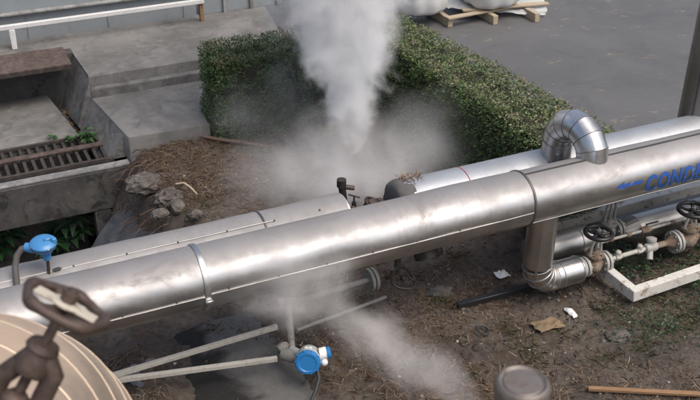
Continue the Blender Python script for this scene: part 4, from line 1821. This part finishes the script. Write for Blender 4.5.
# leaf litter flakes
m = MB()
for k in range(5200):
    s, t = uni(-2.0, 3.0), uni(-1.9, .55)
    if k % 3 == 0:
        s, t = uni(-2.1, .4), uni(.6, 3.75)
    if k % 7 == 0:
        s, t = uni(-4.0, -2.75), uni(-1.4, .7)
    if not ok_soil(s, t) or noise.noise(V((s * 2.2, t * 2.2, 4))) < uni(-.5, .3) or (on_culvert(s, t) and rnd() < .8):
        continue
    a = uni(0, 6.3)
    z = ground_z(s, t) + .008 if not on_culvert(s, t) else .05
    L = uni(.008, .026)
    m.leaf((s, t, z), (math.cos(a), math.sin(a), uni(-.2, .4)), (uni(-.5, .5), uni(-.5, .5), 1), L, L * uni(.3, .7), .2)
for k in range(420):
    c = at(random.gauss(305, 16), random.gauss(340, 9), .06)
    a = uni(0, 6.3)
    L = uni(.012, .035)
    m.leaf(c + V((0, 0, uni(-.01, .015))), (math.cos(a), math.sin(a), uni(-.2, .5)), (uni(-.5, .5), uni(-.5, .5), 1), L, L * uni(.25, .6), .2)
finish(obj('leaf_litter', m, m_leaf('litter_flake', [(0, (.03, .022, .016)), (.5, (.085, .06, .04)), (.85, (.16, .115, .075)), (1, (.32, .27, .2))], .85, .1), flat=True), kind='stuff')

# dark roots and dry stalks hanging over the pit edge
m = MB()
for k in range(150):
    s, t = uni(-2.45, -2.0), uni(2.6, 3.78)
    p = V((s, t, ground_z(s, t) + .02))
    a = uni(0, 6.3)
    pts_ = [p]
    dvec = V((-.6 + .5 * math.cos(a), .5 * math.sin(a), .25))
    for q in range(4):
        p = p + dvec * uni(.025, .06)
        dvec = dvec + V((uni(-.3, .3), uni(-.3, .3), -.32))
        pts_.append(p)
    m.tube(pts_, uni(.0018, .005), 4)
finish(obj('hanging_roots', m, m_leaf('root', [(0, (.03, .02, .014)), (.6, (.085, .05, .032)), (1, (.17, .12, .08))], .9, 0), flat=True), kind='stuff')

# upright grass tufts
m = MB()
TUFT = [(520, 345), (505, 330), (533, 362), (440, 300), (212, 330), (228, 345), (243, 335), (470, 372), (455, 258), (165, 205), (190, 215), (205, 205), (250, 155), (262, 152), (420, 365), (600, 310), (565, 335), (645, 350), (660, 300), (690, 318), (350, 330), (385, 370), (610, 360)]
for (x, y) in TUFT:
    c = at(x, y, 0)
    for k in range(46):
        s, t = c.x + random.gauss(0, .055), c.y + random.gauss(0, .055)
        a = uni(0, 6.3)
        p = V((s, t, ground_z(s, t)))
        L = uni(.03, .11)
        d = V((math.cos(a) * .7, math.sin(a) * .7, uni(.4, 1.2))).normalized()
        sd_ = V((-d.y, d.x, 0)) * .0011
        mid = p + d * L * .55
        e_ = p + d * L + V((math.cos(a), math.sin(a), -.5)) * L * .25
        m.add([p - sd_, p + sd_, mid + sd_, e_, mid - sd_], [(0, 1, 2, 3, 4)])
finish(obj('grass_tufts', m, GRASSM, flat=True), kind='stuff')

# dark low weeds below and right of the white frame
m = MB()
n_ = 0
while n_ < 8500:
    s, t = uni(.35, 3.2), uni(-1.35, .42)
    q = noise.noise(V((s * 1.7, t * 1.7, 2))) + .5 * noise.noise(V((s * 5, t * 5, 8))) + .75 * sm(s, .7, 1.9) - .40 * sm(-t, .80, 1.3) + (.35 if -.3 < t < .3 and s > .85 else 0)
    if q < .28 + uni(-.12, .12):
        continue
    h = .14 * rnd() * min(1.6, .4 + q)
    p = V((s, t, ground_z(s, t, False) + h))
    a = uni(0, 6.3)
    L = uni(.02, .05)
    m.leaf(p, (math.cos(a), math.sin(a), uni(-.2, .6)), (uni(-.4, .4), uni(-.4, .4), 1), L, L * .55, .1)
    n_ += 1
for (x, y) in ((622, 318), (648, 326), (678, 318), (690, 300), (608, 332), (668, 332), (640, 310), (655, 345), (695, 325)):
    c = at(x, y, 0)
    for k in range(170):
        s, t = c.x + random.gauss(0, .15), c.y + random.gauss(0, .11)
        a = uni(0, 6.3)
        L = uni(.012, .032)
        p = V((s, t, ground_z(s, t, False) + .08 * rnd() * rnd() + .01))
        m.leaf(p, (math.cos(a), math.sin(a), uni(-.2, .6)), (uni(-.4, .4), uni(-.4, .4), 1), L, L * .5, .1)
finish(obj('weeds', m, WEED, flat=True), kind='stuff')


# ------------------------------------------------------------------ steam
def steam(name, mesh_mb, build, color=(.985, .988, .99), aniso=.0):
    t = NT(name + '_vapour')
    pv = t.n('ShaderNodeVolumePrincipled')
    pv.inputs['Color'].default_value = (*color, 1)
    pv.inputs['Anisotropy'].default_value = aniso
    t.l(build(t), pv.inputs['Density'])
    t.l(pv.outputs[0], t.out.inputs['Volume'])
    try:
        t.m.cycles.homogeneous_volume = False
    except Exception:
        pass
    return t


S0 = at(352, 156, 0.02)


def plume_r(z):
    return .085 + .36 * z


def plume_c(z):
    return V((.02 * z - .05 * z * z, .06 * z, 0))


def plume_density(t):
    X, Y, Z = t.sep(warp(t, 3.4, .46, warp(t, 11.0, .10)))
    z0 = t.sep(t.co)[2]
    rr = t.math('ADD', .085, t.math('MULTIPLY', Z, .36))
    cx = t.math('ADD', t.math('MULTIPLY', Z, .02), t.math('MULTIPLY', t.math('MULTIPLY', Z, Z), -.05))
    cy = t.math('MULTIPLY', Z, .06)
    dx = t.math('SUBTRACT', X, cx)
    dy = t.math('SUBTRACT', Y, cy)
    r = t.math('SQRT', t.math('ADD', t.math('MULTIPLY', dx, dx), t.math('MULTIPLY', dy, dy)))
    q = t.math('DIVIDE', r, t.math('MAXIMUM', rr, .05))
    n1 = t.noise(3.2, 8, .64, vec=warp(t, 2.4, .30), dist=.5)
    er = t.math('ADD', t.math('SUBTRACT', 1.0, q), t.math('MULTIPLY', t.math('SUBTRACT', n1, .5), t.mixf(t.step(z0, .0, .7), .5, 2.1)))
    d = t.math('POWER', t.step(er, -.12, .95), 1.35)
    den = t.mixf(t.step(z0, 0, 1.3), 15.0, 12.0)
    fade = t.math('MULTIPLY', t.step(z0, 3.4, 2.4), t.step(z0, -.02, .12))
    return t.math('MULTIPLY', t.math('MULTIPLY', d, den), fade)


m = MB()
zz = [0, .3, .7, 1.2, 1.8, 2.5, 3.4]
m.tube([V((plume_c(z).x, plume_c(z).y, z)) for z in zz], [plume_r(z) * 1.45 + .12 for z in zz], 20)
for v in m.v:
    v += S0
tm_ = steam('steam_plume', m, plume_density)
finish(obj('steam_plume', m, tm_.m, org=tuple(S0)), 'tall white steam plume rising from the ground in front of the hedge', 'steam', kind='stuff')


def mist_density(D, sc_, size, lo=.42, hi=.75, seed=0.0, stretch=(1, 1, 1)):
    def f(t):
        mp = t.n('ShaderNodeMapping')
        mp.inputs['Scale'].default_value = (1 / size[0], 1 / size[1], 1 / size[2])
        t.l(warp(t, 2.2, .30 * min(1, size[2] * 2.2)), mp.inputs[0])
        ln = t.n('ShaderNodeVectorMath', operation='LENGTH')
        t.l(mp.outputs[0], ln.inputs[0])
        mp2 = t.n('ShaderNodeMapping')
        mp2.inputs['Location'].default_value = (seed, seed * .7, 0)
        mp2.inputs['Scale'].default_value = stretch
        t.l(warp(t, 5.0, .12), mp2.inputs[0])
        n1 = t.noise(sc_, 8, .64, vec=mp2.outputs[0], dist=.5)
        er = t.math('ADD', t.math('SUBTRACT', 1.0, ln.outputs['Value']), t.math('MULTIPLY', t.math('SUBTRACT', n1, .5), 2.2))
        d = t.math('MULTIPLY', t.step(er, lo, hi), t.step(ln.outputs['Value'], 1.0, .55))
        return t.math('MULTIPLY', d, D)
    return f


def mist(name, c, size, D, sc_, label, lo=.42, hi=.75, seed=0.0, color=(.975, .978, .98), rotz=0.0, roty=0.0, stretch=(1, 1, 1)):
    mb = MB()
    mb.blob((0, 0, 0), tuple(x * 1.06 for x in size), 3, 0)
    t = steam(name, mb, mist_density(D, sc_, size, lo, hi, seed, stretch), color)
    o = obj(name, mb, t.m, org=(0, 0, 0))
    o.location = V(c)
    o.rotation_euler = (0, roty, rotz)
    return finish(o, label, 'steam', kind='stuff')


mist('steam_mist', at(345, 168, .28), (1.45, 1.1, .62), 1.9, 1.7, 'low grey steam drifting over the ground around the plume base', .05, 1.25)
mist('steam_mist', at(275, 100, .6), (1.0, .45, .7), .6, 1.9, 'thin steam drifting across the left hedge', .1, 1.1, 3.0)
mist('steam_mist', at(435, 128, .5), (.85, .75, .55), .75, 1.8, 'thin grey steam in front of the right hedge face', .0, 1.4, 6.0)
mist('steam_mist', aty(300, 285, -.30), (.55, .24, .45), 3.0, 2.6, 'faint steam curling up past the front of the main pipe', .1, 1.1, 1.5, (.95, .93, .91))
J0, J1 = at(300, 285, .45), at(535, 446, .50)
jd = J1 - J0
mist('steam_mist', (J0 + J1) / 2, (jd.length * .58, .27, .27), 4.6, 2.9, 'diagonal steam wisp blowing towards the lower right over the soil', .10, 1.3, 9.2, (.95, .93, .91), math.atan2(jd.y, jd.x), -math.asin(.05 / jd.length), (.6, 1.2, 1.2))

# ------------------------------------------------------------------ render settings
sc.view_settings.view_transform = 'Standard'
sc.view_settings.look = 'None'
sc.view_settings.gamma = 1
sc.view_settings.use_curve_mapping = False
sc.view_settings.exposure = 0.45
sc.render.engine = 'CYCLES'
cy = sc.cycles
cy.use_denoising = True
cy.max_bounces = 8
cy.diffuse_bounces = 3
cy.glossy_bounces = 4
cy.volume_bounces = 6
cy.transparent_max_bounces = 16
cy.volume_step_rate = 1.0
cy.volume_max_steps = 256
cy.sample_clamp_indirect = 6
